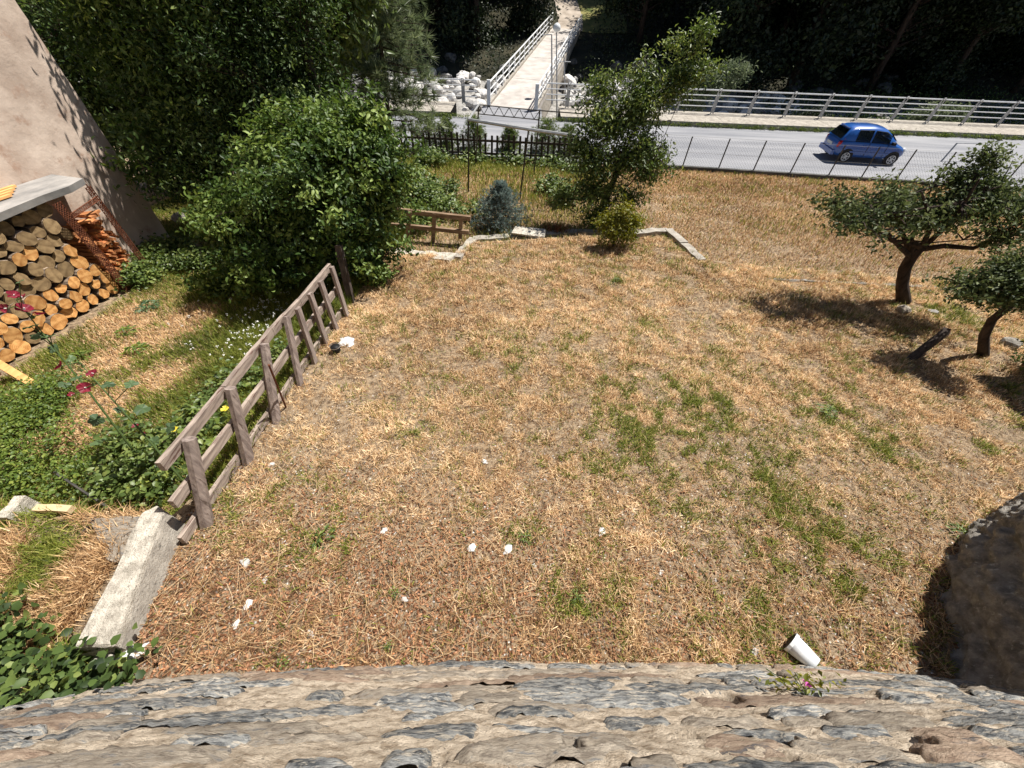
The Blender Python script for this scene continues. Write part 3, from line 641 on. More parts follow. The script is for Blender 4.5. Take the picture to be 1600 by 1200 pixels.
# ================================================================ CONCRETE BLOCKS, KERB
def prism(poly, z0, z1, name, m, parent=None, j=.01, sub=6):
    """block from a plan polygon with broken, uneven edges"""
    pts = []
    for i in range(len(poly)):
        a = Vector(poly[i]); b = Vector(poly[(i+1) % len(poly)])
        for k in range(sub): pts.append(a.lerp(b, k/sub)+Vector((random.uniform(-j, j), random.uniform(-j, j), random.uniform(-j, j)*.6)))
    n = len(pts); c = sum(pts, Vector())/n; zt = z1 if callable(z1) else (lambda p: z1); zbf = z0 if callable(z0) else (lambda p: z0)
    m_ = MB(); lo_ = [(p.x, p.y, zbf(p)) for p in pts]; mid = [(p.x, p.y, zt(p)-.02) for p in pts]; hi = [tuple((p.lerp(c, .03).x, p.lerp(c, .03).y, zt(p)+p.z)) for p in pts]
    m_.add(lo_+mid+hi+[(c.x, c.y, zt(c))], [(i, (i+1) % n, n+(i+1) % n, n+i) for i in range(n)]+[(n+i, n+(i+1) % n, 2*n+(i+1) % n, 2*n+i) for i in range(n)]+[(2*n+i, 2*n+(i+1) % n, 3*n) for i in range(n)])
    return m_.build(name, m, parent)
def A3(px, py, z): p = atz(px, py, z); return (p.x, p.y, 0)
t = thing('retaining_block', 'pale cracked concrete block at the near end of the wooden fence', 'concrete block', (-3.2, 1, 1.7))
prism([A3(165, 1000, 2.2), A3(190, 1045, 2.1), A3(258, 800, 2.2), A3(232, 790, 2.2)][0:0] or [A3(116, 1012, 2.16), A3(175, 1010, 2.16), A3(256, 800, 2.16), A3(244, 788, 2.16), A3(222, 800, 2.16), A3(202, 838, 2.16), A3(183, 888, 2.16), A3(150, 945, 2.16)], lambda p: 1.4, lambda p: 2.16, 'lit_top_block', M['pale_concrete'], t, j=.007, sub=4)  # paler than the side face: sunlight on the top put into the colour
b = [A3(172, 1010, 2.16), A3(256, 800, 2.16)]
m_ = MB(); 
pa = Vector(b[0]); pb = Vector(b[1]); nrow = 10; vs = []; 
for i in range(nrow+1):
    p = pa.lerp(pb, i/nrow)
    for h, ox in ((2.15, .004), (2.12, .012), (2.0, .03), (1.88, .05), (1.6, .07)): vs.append((p.x+ox+random.uniform(-.005, .005), p.y-.0+random.uniform(-.004, .004), h))
m_.add(vs, [(5*i+k, 5*i+k+1, 5*i+6+k, 5*i+5+k) for i in range(nrow) for k in range(4)]); m_.add([vs[5*nrow+k] for k in range(5)]+[(pb.x-.1, pb.y+.02, 1.6), (pb.x-.1, pb.y+.02, 2.15)], [(0, 6, 5, 4, 3, 2, 1)]); m_.add([vs[k] for k in range(5)]+[(pa.x-.2, pa.y-.06, 1.6), (pa.x-.2, pa.y-.06, 2.15)], [(0, 1, 2, 3, 4, 5, 6)])
m_.build('shade_side_face', M['concrete'], t)  # greyer concrete than the top stands for the weaker light on this side
prism([A3(150, 1035, 1.95), A3(190, 1035, 1.95), A3(176, 1008, 2.0), A3(140, 1000, 2.0)], lambda p: 1.5, lambda p: 2.04, 'lower_block', M['pale_concrete'], t, j=.02)
t2 = MB().beam(atz(16, 816, 1.78), atz(44, 782, 1.78), .11, .2, j=.006).build('yellow_stone', M['pale_concrete']); tag(t2, 'pale yellowish stone block lying at the edge of the garden step', 'stone')
t2 = MB().beam(atz(58, 794, 1.83), atz(112, 796, 1.83), .07, .06, j=.003).build('cut_board', M['orange_pale']); tag(t2, 'short pale cut board on the dirt beside the yellowish stone', 'board')
t2 = prism([A3(128, 806, 1.9), A3(222, 797, 1.9), A3(212, 838, 1.9), A3(190, 880, 1.9), A3(150, 868, 1.9)], lambda p: 1.5, lambda p: 1.83+.02*math.sin(p.x*31), 'rubble_slab', M['tan_stone'], j=.025, sub=5); tag(t2, 'crumbling tan slab of rubble beside the concrete block', 'slab')
a = atg(85, 738, .35); b = atg(172, 795, .1); o = MB().tube([a, b], .014, 6).build('dark_stick', M['dark_metal']); tag(o, 'thin dark stick poking over the garden step', 'stick')
a = atg(120, 842, .02); b = atg(150, 808, .06); o = MB().tube([a, b], .011, 6).build('short_stick', M['dark_wood']); tag(o, 'short dark stick lying on the dirt by the rubble slab', 'stick')
# kerb wall round the lawn end
t = thing('kerb_wall', 'low pale concrete kerb wall round the far end of the dry lawn', 'kerb', (1.5, 9.8, 1))
KP = [atg(612, 392, .1), atg(712, 402, .1), atg(740, 372, .1), atg(905, 360, .12), atg(985, 363, .14), atg(1045, 357, .14), atg(1098, 405, .06)]
for i in range(len(KP)-1):
    a, b = KP[i], KP[i+1]; n = max(1, round((b-a).length/1.1))
    for k in range(n):
        p = a.lerp(b, k/n); q = a.lerp(b, (k+1)/n-.01); w = .22 if i != 0 else .34
        MB().beam((p.x, p.y, p.z-.25), (q.x, q.y, q.z-.25), w, .5, j=.012).build('kerb_stone', M['concrete'] if i else M['pale_concrete'], t)
t2 = MB().box(atg(827, 363, .17), (.85, .5, .05), rz=-.15, ry=.04, j=.04).build('flat_stone', M['pale_concrete']); tag(t2, 'flat pale broken stone lying on the far kerb wall', 'stone')
t = thing('stone_edging', 'thin line of low edging stones behind the gnarled fruit tree', 'edging', (8, 8, 1))
for i in range(16):
    f = i/16; p = atg(1190+300*f, 436+15*f, .0); MB().box((p.x, p.y, p.z-.06), (.42, .07, .16), rz=random.uniform(-.1, .1), j=.015).build('edging_stone', M['lichen'] if i % 5 else M['tan_stone'], t)
# small brown rail fence left of the kerb
t = thing('rail_fence', 'short brown two rail wooden fence behind the far kerb', 'fence', aty(680, 385, 9.6))
yb = 9.7
MB().beam(aty(560, 322, yb+.2), aty(735, 341, yb), .09, .11, j=.006).build('top_rail', M['brown_wood'], t); MB().beam(aty(560, 346, yb+.2), aty(733, 363, yb), .08, .10, j=.006).build('lower_rail', M['brown_wood'], t)
for a, b in (((679, 333), (676, 385)), ((721, 338), (719, 372)), ((640, 330), (636, 385))):
    MB().beam(aty(*b, yb+.05), aty(*a, yb+.05), .1, .08, up=(0, 1, 0), j=.006).build('post', M['brown_wood'], t)

# ================================================================ STONE HOUSE (under the camera)
BX = [-8, -3.6, -2.92, -1.42, .1, 2.46, 4.19, 8]; BY = [-.45, -.04, .18, .34, .43, .5, .42, .2]
def wall_y(x, z): return np.interp(x, BX, BY)-.24*(np.asarray(z)-2)
sh = thing('stone_house', 'battered rubble stone house wall with sandy mortar below the viewpoint', 'house', (0, 0, 2))
def hit(px, py):
    r = ray(px, py); t = 3.
    for _ in range(80):
        p = Vector((r[0]*t, r[1]*t, CH+r[2]*t)); t -= (p.y-float(wall_y(p.x, p.z)))/(r[1]+.24*r[2])*.6
    return p
PITS = [(hit(px, py), w, h, d) for px, py, w, h, d in ((1128, 1090, .075, .10, .16), (893, 1172, .02, .06, .12), (686, 1180, .03, .05, .1), (1215, 1160, .06, .06, .08), (1435, 1165, .05, .05, .08), (1540, 1165, .09, .03, .06), (1070, 1150, .05, .05, .05), (5, 1110, .05, .05, .08), (1040, 1065, .05, .02, .04), (1230, 1185, .03, .03, .05), (450, 1130, .09, .01, .03), (700, 1100, .1, .01, .03))]
def relief(A, B):
    u = A+.05*(fbm(A, B, .25, 90, 2)-.5); r = .055*(fbm(u*.55, B*1.6, .42, 71, 3)-.5)+.040*(fbm(u*.8, B*2.2, .11, 73, 3)-.5)+.016*(fbm(A, B*1.5, .03, 75, 2)-.5)
    return r-pitf(A, B)
def pitf(A, B):
    r = 0*A
    for p, w, h, d in PITS: q = ((A-p.x)/w)**2+((B-p.z)/h)**2; r = r+d*np.clip(1.35-q*(.8+.6*fbm(A, B, .04, 99, 2)), 0, 1)
    return r
xsn = np.concatenate([np.arange(-7, -4.3, .1), np.arange(-4.3, 5.0, .0125), np.arange(5, 6.2, .1)]); zs = np.arange(1.6, 4.9, .0165)
A, B = np.meshgrid(xsn, zs); Yw = wall_y(A, B)+relief(A, B)
V = np.stack([A, Yw, B-2.0], 2).reshape(-1, 3); nx = len(xsn); i = np.arange((len(zs)-1)*nx).reshape(len(zs)-1, nx)[:, :-1].ravel()
link('wall', npmesh('wall', V, np.stack([i, i+nx, i+1+nx, i+1], 1), 4, smooth=True), M['mortar'], sh)
def upper():
    m_ = MB(); n = 22; vs = []
    for k in range(n+1):
        x = -7+13.2*k/n; vs += [(x, float(wall_y(x, 4.87))+0, 4.87), (x, float(wall_y(x, 7.6)), 7.6), (x, -7, 7.6)]
    m_.add(vs, [(3*k+j, 3*k+j+1, 3*k+4+j, 3*k+3+j) for k in range(n) for j in range(2)]); m_.build('upper_wall', M['mortar'], sh)
upper()
def stone_on(x, z, w, h, pro, m, seed):
    """rubble stone bedded in the wall face: rough patch with an irregular outline sinking into the mortar"""
    nu = max(10, min(44, int(w/.02))); nv = max(6, min(16, int(h/.014)))
    U, T = np.meshgrid(np.linspace(-1, 1, nu), np.linspace(-1, 1, nv)); r_ = random.Random(seed); sk = r_.uniform(-.3, .3); ta = r_.uniform(-.35, .35)
    A = x+w/2*U*(1+ta*T*.5); B = z+h/2*(T+sk*U*.5)
    e = (np.abs(U)**3+np.abs(T)**2.4)**.5+.55*(fbm(A, B*1.6, .09, 200+seed % 50, 3)-.5)+.25*(fbm(A, B, .03, 300, 2)-.5)
    prof = np.clip((1-e)*3.2, -1.2, 1.0); rough_ = .030*(fbm(A*.7, B*2.6, .07, 400+seed % 40, 3)-.5)+.014*(fbm(A*.5, B*4, .02, 440, 2)-.5)
    Y = wall_y(A, B)+.45*(relief(A, B)+pitf(A, B))-pitf(A, B)*1.3+.006+np.where(prof > 0, pro*prof**.6, prof*.05)-.012+rough_+ta*.03*T
    V = np.stack([A, Y, B-2.0], 2).reshape(-1, 3); i = np.arange((nv-1)*nu).reshape(nv-1, nu)[:, :-1].ravel()
    return link('stone', npmesh('stone', V, np.stack([i, i+nu, i+1+nu, i+1], 1), 4, smooth=False), m, sh)
z = 1.98; cnt = 0; rs = random.Random(11)
while z < 4.75:
    h = rs.uniform(.09, .19); x = -4.2+rs.uniform(0, .3)
    while x < 5.0:
        w = rs.choice([.12, .18, .3, .42, .6, .85])*rs.uniform(.8, 1.2)
        if rs.random() < .74:
            stone_on(x+w/2, z+h/2+rs.uniform(-.025, .025), w*1.1, h*rs.uniform(.8, 1.3), rs.uniform(.016, .034), rs.choice([M['schist'], M['schist'], M['schist'], M['schist'], M['tan_stone'], M['tan_stone'], M['rust_stone']]), cnt); cnt += 1
        x += w+rs.uniform(.02, .12)
    z += h+rs.uniform(.015, .05)
# right projecting wall in its own shade
rw = thing('side_wall', 'rough shaded grey stone wall jutting out at the right edge by the lawn', 'wall', (4.4, 1, 1.7))
SW = [(3.76, -.3), (3.76, .45), (4.08, .95), (4.5, 1.42), (4.98, 1.80), (5.5, 2.05), (6.4, 2.15), (7.5, 1.9)]
def sidewall():
    P = np.array(SW); d = np.r_[0, np.cumsum(np.linalg.norm(np.diff(P, axis=0), axis=1))]; U = np.linspace(0, d[-1], 190); px_ = np.interp(U, d, P[:, 0]); py_ = np.interp(U, d, P[:, 1])
    nx_ = np.gradient(py_); ny_ = -np.gradient(px_); l = np.hypot(nx_, ny_); nx_, ny_ = -nx_/l, -ny_/l
    Z = np.linspace(1.4, 4.0, 110); V = []; T = np.interp(U, [0, .8, 1.7, 2.6, 3.3, 4.5], [5.2, 5.0, 4.4, 3.1, 2.6, 2.5])
    for zz in Z:
        f = (zz-1.4)/2.6; ze = 1.4+f*(T+.25*(fbm(U, U*0, .35, 5)-.5)-1.4)
        rl = .30*(fbm(U, ze*1.3, .55, 81)-.5)+.13*(fbm(U*1.3, ze*1.7, .16, 83, 3)-.5)+.05*(fbm(U, ze*1.4, .045, 84, 2)-.5)-.03*(ze-1.8)
        V.append(np.stack([px_+nx_*rl, py_+ny_*rl, ze], 1))
    top = V[-1].copy(); top2 = top.copy(); top2[:, 0] += .9-0*U; top2[:, 1] -= .7; top2[:, 2] += .1; V.append(top2)
    V = np.concatenate(V)-np.array([4.4, 1, 1.7]); n = len(U); i = np.arange((len(Z))*n).reshape(len(Z), n)[:, :-1].ravel()
    return npmesh('wall_face', V, np.stack([i, i+1, i+1+n, i+n], 1), 4, smooth=False)
link('wall_face', sidewall(), M['lichen'], rw)
for k in range(34):
    i = rs.randrange(1, 5); f = rs.random(); a = SW[i]; b = SW[i+1]; x = a[0]+(b[0]-a[0])*f; y = a[1]+(b[1]-a[1])*f; zz = rs.uniform(1.85, 3.0)
    me = rocks[rs.randrange(7)].copy(); me.materials.clear(); me.materials.append(M['lichen'])
    o = bpy.data.objects.new('stone', me); COL.objects.link(o); o.parent = rw; o.location = Vector((x+.13+.1*(zz-1.8), y-.12-.06*(zz-1.8), zz))-Vector((4.4, 1, 1.7)); s_ = rs.uniform(.10, .22); o.scale = (s_*1.3, s_*1.2, s_*.75); o.rotation_euler = (rs.uniform(-.3, .3), rs.uniform(-.3, .3), rs.uniform(0, 6))
# shed off the right edge, casting the corner of shade
t = thing('garden_shed', 'small shed at the right edge whose shade falls on the lawn', 'shed', (10.6, 3.9, 1.4))
MB().box((10.85, 3.65, 2.6), (3.6, 3.2, 2.9)).build('wall', M['tan_stone'], t); MB().box((10.75, 3.65, 4.13), (4.4, 3.6, .12)).build('roof', M['slab'], t)

# ================================================================ CAR
def car():
    ang = math.atan2(19.97-20.21, 16.95-14.82)*.6; t = thing('parked_car', 'small blue five door hatchback on the road behind the chain link fence', 'car', (15.85, 20.75, .078), rz=ang); t.scale = (.9, .9, .9)
    t.name = 'hatchback_car'; WL[t.name] = Vector(t.location)
    # stations: x, half width, z sill, z belt, z (bonnet or belt top)
    st = [(-1.78, .50, .42, .74, .80), (-1.72, .66, .30, .86, .92), (-1.55, .73, .25, .92, 1.0), (-1.1, .75, .22, .94, 1.0), (-.4, .755, .21, .93, .98), (.4, .755, .21, .91, .96), (.85, .75, .22, .89, .97), (1.2, .735, .24, .82, .90), (1.5, .69, .27, .72, .80), (1.68, .60, .32, .62, .70), (1.75, .46, .38, .54, .60)]
    def body():
        m_ = MB(); vs = []
        for x, w, z0, zb, zt in st:
            zm = (z0+zb)/2
            sec = [(0, z0), (w*.85, z0), (w*.97, z0+.08), (w, zm), (w*.985, zb-.06), (w*.93, zb), (w*.8, zt-.01), (0, zt)]
            ring = [(x, -a, z) for a, z in sec]+[(x, a, z) for a, z in sec[::-1][1:-1]]
            vs += ring
        n = 14
        fs = [(i*n+k, i*n+(k+1) % n, (i+1)*n+(k+1) % n, (i+1)*n+k) for i in range(len(st)-1) for k in range(n)]+[tuple(range(n))[::-1], tuple((len(st)-1)*n+k for k in range(n))]
        m_.add(vs, [f[::-1] for f in fs]); return m_
    b = body().build('body', M['carpaint'], t, True, local=True)
    sm = b.modifiers.new('s', 'SUBSURF'); sm.levels = sm.render_levels = 1
    # greenhouse: roof outline, lofted
    gh = [(-1.68, .63, .95, .95), (-1.42, .60, .95, 1.38), (-1.22, .57, .95, 1.465), (-1.0, .56, .95, 1.50), (-.32, .555, .945, 1.525), (-.22, .555, .94, 1.525), (.30, .565, .93, 1.48), (.62, .60, .925, 1.29), (1.06, .67, .90, .935)]
    m_ = MB(); vs = []
    for x, w, z0, z1 in gh:
        wb = .70 if x < 1 else .67
        vs += [(x, -wb, z0), (x, -(wb*.25+w*.75), z0+(z1-z0)*.8), (x, -w*.86, z1-.012), (x, 0, z1+.012), (x, w*.86, z1-.012), (x, (wb*.25+w*.75), z0+(z1-z0)*.8), (x, wb, z0)]
    m_.add(vs, [(i*7+k, (i+1)*7+k, (i+1)*7+k+1, i*7+k+1) for i in range(len(gh)-1) for k in range(6) if not (k in (0, 5) and i in (3, 5, 6))])
    c = m_.build('cabin', M['carpaint'], t, True, local=True)
    def gp(x, f, side, out=.006): # point on the cabin flank
        X = [g[0] for g in gh]; w = np.interp(x, X, [g[1] for g in gh]); z0 = np.interp(x, X, [g[2] for g in gh]); z1 = np.interp(x, X, [g[3] for g in gh]); wb = .70 if x < 1 else .67
        wt = wb*.25+w*.75; k = f/.8 if f < .8 else 1; yy = wb+(wt-wb)*k if f <= .8 else wt+(w*.86-wt)*(f-.8)/.2
        return (x, side*(yy+out), z0+(z1-z0)*f)
    for s_ in (-1, 1):
        for poly, nm in (([(-1.0, .0), (-.32, .0), (-.32, .81), (-1.0, .81)], 'rear_side_window'), ([(-.22, .0), (.62, .0), (.62, .81), (.30, .81), (-.22, .81)], 'front_side_window')):
            P = [gp(x, f, s_) for x, f in poly]; m_ = MB(); m_.add(P, [tuple(range(len(P)))[::s_]]); m_.build(nm, M['side_glass'], t, local=True)
            o_ = MB(); Q = [Vector(p) for p in P]; o_.tube(Q+[Q[0]], .014, 4, cap=False); o_.build('window_seal', M['black'], t, local=True)
        m_ = MB(); m_.box((.78, s_*.80, .96), (.14, .16, .11)); m_.build('mirror', M['black'], t, local=True)
        for x in (-.42, .42): MB().box((x-.05, s_*.752, .80), (.16, .03, .03)).build('door_handle', M['carpaint'], t, local=True)
        MB().box((-.1, s_*.765, .50), (1.9, .02, .06)).build('side_moulding', M['carpaint'], t, local=True)
        for x in (-.27, .62): MB().box((x, s_*.757, .6), (.012, .012, .62)).build('door_gap', M['black'], t, local=True)
        MB().tube([(-1.66, s_*.60, .66), (-1.63, s_*.63, .86), (-1.52, s_*.645, 1.02)], [.07, .085, .06], 8).build('tail_light', M['red_lens'], t, local=True)
        MB().tube([(1.50, s_*.55, .66), (1.60, s_*.50, .64), (1.66, s_*.46, .6)], [.09, .13, .09], 10).build('headlight', M['clear_lens'], t, True, local=True)
        for x in (-1.1, 1.14):
            wh = MB(); wh.tube([(x, s_*.60, .275), (x, s_*.64, .275), (x, s_*.755, .275), (x, s_*.775, .275)], [.24, .275, .275, .235], 20); w_ = wh.build('wheel', M['tyre'], t, True, local=True)
            MB().tube([(x, s_*.77, .275), (x, s_*.782, .275)], [.175, .17], 16).build('rim_disc', M['black'], w_, local=True)
            rm = MB(); rm.tube([(x, s_*.776, .275), (x, s_*.792, .275)], [.06, .05], 10)
            for k in range(6):
                a = k*math.pi/3+.2; rm.beam((x+.03*math.cos(a), s_*.788, .275+.03*math.sin(a)), (x+.175*math.cos(a), s_*.784, .275+.175*math.sin(a)), .045, .014, up=(0, 1, 0))
            for k in range(16):
                a = k*math.pi/8; a2 = a+math.pi/8; rm.beam((x+.178*math.cos(a), s_*.785, .275+.178*math.sin(a)), (x+.178*math.cos(a2), s_*.785, .275+.178*math.sin(a2)), .03, .02, up=(0, 1, 0))
            rm.build('rim', M['rim'], w_, local=True)
            m_ = MB(); m_.tube([(x, s_*.70, .30), (x, s_*.757, .30)], [.33, .325], 20); m_.build('wheel_arch', M['black'], t, local=True)
    def yz(x, y, f): # on the rear slope
        X = [-1.66, -1.36]; return (x, y, .95+(1.36-.95)*f)
    q = [(-1.662, -.56, .985), (-1.44, -.49, 1.35), (-1.44, .49, 1.35), (-1.662, .56, .985)]
    m_ = MB(); m_.add([(a-.03, b_, c_+.02) for a, b_, c_ in q], [(0, 1, 2, 3), (3, 2, 1, 0)]); m_.build('rear_window', M['glass'], t, local=True)
    q = [(1.0, -.60, .985), (.65, -.52, 1.265), (.65, .52, 1.265), (1.0, .60, .985)]
    m_ = MB(); m_.add([(a+.02, b_, c_+.025) for a, b_, c_ in q], [(3, 2, 1, 0)]); m_.build('windscreen', M['glass'], t, local=True)
    MB().box((-1.765, 0, .40), (.14, 1.30, .20)).build('rear_bumper', M['carpaint'], t, local=True)
    MB().box((-1.79, 0, .70), (.02, .5, .11), ry=.0).build('number_plate', M['white'], t, local=True)
    MB().box((-1.42, 0, 1.43), (.10, .86, .03)).build('spoiler', M['carpaint'], t, local=True)
    MB().box((1.74, 0, .44), (.06, .8, .12)).build('front_grille', M['black'], t, local=True)
    MB().box((-1.60, .05, 1.03), (.02, .5, .015), rx=.2).build('rear_wiper', M['black'], t, local=True)
    return t
gm = bpy.data.materials.new('see_through_glass'); gm.use_nodes = True; nt = gm.node_tree; g_ = nt.nodes['Principled BSDF']; g_.inputs['Base Color'].default_value = (.02, .03, .03, 1); g_.inputs['Roughness'].default_value = .05
tr_ = nd(nt, 'ShaderNodeBsdfTransparent'); tr_.inputs[0].default_value = (.75, .8, .78, 1); mx = nd(nt, 'ShaderNodeMixShader'); mx.inputs[0].default_value = .7
nt.links.new(g_.outputs[0], mx.inputs[1]); nt.links.new(tr_.outputs[0], mx.inputs[2]); nt.links.new(mx.outputs[0], nt.nodes['Material Output'].inputs[0]); M['side_glass'] = gm
CAR = car()
for x in (-.15, -.85):
    for y in (-.32, .32): m_ = MB(); m_.box((x, y, 1.05), (.14, .42, .36), ry=-.15, taper=.85); m_.box((x-.03, y, 1.29), (.09, .24, .14)); m_.build('seat', M['black'], CAR, local=True)
m_ = MB(); m_.tube([(.50+.06*math.sin(a*math.pi/8), .32+.17*math.cos(a*math.pi/8), 1.03+.15*math.sin(a*math.pi/8)) for a in range(17)], .014, 5); m_.build('steering_wheel', M['black'], CAR, local=True)
MB().box((.75, 0, .97), (.42, 1.2, .06), ry=.1).build('dashboard', M['black'], CAR, local=True)
# driver: one continuous skinned figure from the hips up
def driver():
    pts = [(-.02, 0, .62), (0, 0, .82), (-.02, 0, 1.02), (0, 0, 1.14), (.02, 0, 1.20), (.05, 0, 1.29), (.05, 0, 1.37),
           (0, -.17, 1.10), (.16, -.20, .93), (.38, -.12, 1.06), (.46, -.10, 1.10), (0, .17, 1.10), (.16, .20, .93), (.38, .12, 1.06), (.46, .10, 1.10), (.3, -.1, .64), (.3, .1, .64)]
    ed = [(0, 1), (1, 2), (2, 3), (3, 4), (4, 5), (5, 6), (3, 7), (7, 8), (8, 9), (9, 10), (3, 11), (11, 12), (12, 13), (13, 14), (0, 15), (0, 16)]
    rr = [.14, .13, .15, .09, .055, .095, .075, .07, .048, .036, .04, .07, .048, .036, .04, .08, .08]
    me = bpy.data.meshes.new('person'); me.from_pydata([(p[0], p[1], p[2]-.62) for p in pts], ed, []); o = link('person', me, [M['shirt'], M['skin']])
    sk = o.modifiers.new('skin', 'SKIN')
    for v, r in zip(me.skin_vertices[0].data, rr): v.radius = (r, r)
    me.skin_vertices[0].data[0].use_root = True
    o.modifiers.new('s', 'SUBSURF').levels = 2
    dg = bpy.context.evaluated_depsgraph_get(); me2 = bpy.data.meshes.new_from_object(o.evaluated_get(dg)); o.modifiers.clear(); o.data = me2
    for p in me2.polygons:
        c = p.center; p.material_index = 1 if (c.z > .57 or c.x > .25 and c.z > .33) else 0; p.use_smooth = True
    if len(me2.materials) < 2: me2.materials.clear(); me2.materials.append(M['shirt']); me2.materials.append(M['skin'])
    rz = CAR.rotation_euler.z; o.location = Vector(CAR.location)+Matrix.Rotation(rz, 3, 'Z') @ Vector((-.018, .27, .558)); o.rotation_euler.z = rz; o.scale = (.9, .9, .9)
    hr = MB(); hr.tube([(.045-.02, 0, z) for z in (.66, .72, .79, .835)], [.085, .108, .09, .03], 10); h = hr.build('hair', M['hair'], o, True, local=True)
    nz = MB(); nz.box((.145, 0, .685), (.03, .02, .03)); nz.build('nose', M['skin'], o, local=True)
    tag(o, 'driver in a dark shirt with hands on the wheel inside the blue car', 'person')
driver()

# ================================================================ TREES AND SHRUBS
def E(px, py, y, rx, ry, rz): p = aty(px, py, y); return (p.x, p.y, p.z, rx, ry, rz)
# laurel-like shrub overhanging the fence
b = Vector((-4.3, 7.2, g1(-4.3, 7.2)))
tree('laurel_shrub', 'big glossy dark green shrub hanging over the far end of the wooden fence', 'shrub', b, [b, b+Vector((.1, .1, .5)), b+Vector((.1, .2, 1.1))], [.12, .1, .08],
     [E(560, 250, 7.6, 1.0, 1.0, .75), E(500, 300, 7.2, 1.15, 1.0, .8), E(420, 330, 7.0, 1.1, .9, .8), E(580, 330, 7.4, .75, .8, .8), E(530, 390, 6.9, .85, .7, .6), E(430, 410, 6.6, 1.0, .8, .6), E(370, 390, 6.8, .65, .7, .7), E(470, 215, 8.2, 1.1, 1, .7), E(590, 415, 6.9, .4, .4, .35), E(610, 280, 7.6, .5, .5, .5), E(350, 345, 7.0, .5, .6, .6), E(570, 185, 8.2, .55, .5, .4), E(340, 440, 6.6, .4, .4, .3)],
     1150, 50000, .10, M['laurel'], M['dark_bark'], sigma=.105, aspect=.48, shell=.3, rough=(.5, 1.38), hexa=True)
# walnut-like tree against the house corner
b = Vector((-7.1, 10.0, g1(-7.1, 10)))
tree('walnut_tree', 'leafy green tree with long broad leaves against the corner of the plastered house', 'tree', b, [b, b+Vector((.1, .0, 1.2)), b+Vector((.2, .1, 2.6)), b+Vector((.2, .2, 4))], [.2, .17, .14, .1],
     [E(255, 120, 10.2, 1.3, .9, 1.1), E(250, 200, 9.7, 1.1, .8, .8), E(330, 180, 10.2, 1.2, 1.0, .9), E(190, 60, 10.6, 1.2, 1.0, 1.0), E(330, 60, 10.4, 1.4, 1.2, 1.1), E(180, -60, 10.8, 1.4, 1.3, 1.2), E(290, 260, 9.3, .9, .8, .6), E(300, -80, 10.8, 1.7, 1.5, 1.3), E(225, 262, 8.8, .5, .5, .45)],
     900, 38000, .125, M['walnut'], M['bark'], sigma=.19, aspect=.40, shell=.35, droop=.6, hexa=True, rough=(.5, 1.3))
b = Vector((-11.5, 13, g1(-11.5, 13)))
tree('garden_tree', 'dark tree behind the corner of the plastered house', 'tree', b, [b, b+Vector((0, 0, 2)), b+Vector((0, 0, 4))], [.2, .16, .1], [(-11.2, 13, 2, 2.2, 1.5, 1.6), (-12.5, 13.5, 4, 2.5, 1.8, 2), (-9.2, 13.2, 2.0, 1.6, 1.2, 1.5), (-10.2, 13.5, 4.8, 2.3, 1.6, 1.8), (-7.6, 13.6, 1.6, 1.2, 1, 1.2), (-8, 14, 3.8, 1.5, 1.2, 1.5), E(150, 170, 12.5, 1.3, .9, 1.1), E(140, 110, 12.8, 1.3, .9, 1.2), E(200, 210, 12.2, 1.1, .9, .9)], 1100, 36000, .14, M['ash'], M['dark_bark'], sigma=.28, aspect=.45, shell=.4)
b = Vector((-4.8, 10.4, g1(-4.8, 10.4)))
tree('ash_tree', 'dense dark small leaved tree between the walnut tree and the pine', 'tree', b, [b, b+Vector((.0, .1, 1.2)), b+Vector((.1, .1, 2.6)), b+Vector((.1, .2, 4))], [.18, .15, .12, .09],
     [E(400, 170, 10, 1.3, 1.2, 1.0), E(430, 100, 10.3, 1.2, 1.1, 1.1), E(370, 80, 10.3, 1.4, 1.3, 1.1), E(450, 200, 9.6, 1.0, 1.0, .7), E(430, 10, 10.8, 1.4, 1.3, 1.2), E(340, 230, 9.4, 1.1, .9, .8), E(390, -70, 11, 1.8, 1.5, 1.3), E(330, 290, 9.2, .9, .8, .7), E(490, 170, 10.2, .7, .7, .6), E(510, 215, 9.8, .5, .5, .4), E(450, 250, 8.9, .8, .7, .5), E(400, 270, 8.6, .8, .7, .6), E(540, 190, 9.4, .5, .5, .4)],
     1100, 52000, .10, M['ash'], M['dark_bark'], sigma=.17, aspect=.4, shell=.4, rough=(.5, 1.3))
b = Vector((-5.2, 12.6, g1(-5.2, 12.6)))
tree('broadleaf_tree', 'yellow green broad leaved tree rising behind the dark small leaved tree', 'tree', b, [b, b+Vector((.0, .1, 2)), b+Vector((.1, .1, 4)), b+Vector((.1, .2, 5.4))], [.16, .14, .12, .09],
     [E(470, 70, 12.4, 1.1, 1.0, 1.3), E(505, 0, 12.6, 1.1, 1.2, 1.2), E(460, -40, 12.8, 1.6, 1.4, 1.4), E(490, 130, 12.2, .7, .8, .8), E(545, -60, 13, 1.3, 1.2, 1.0)],
     500, 9000, .22, M['broad'], M['bark'], sigma=.25, aspect=.36, shell=.4, droop=.8, hexa=True)
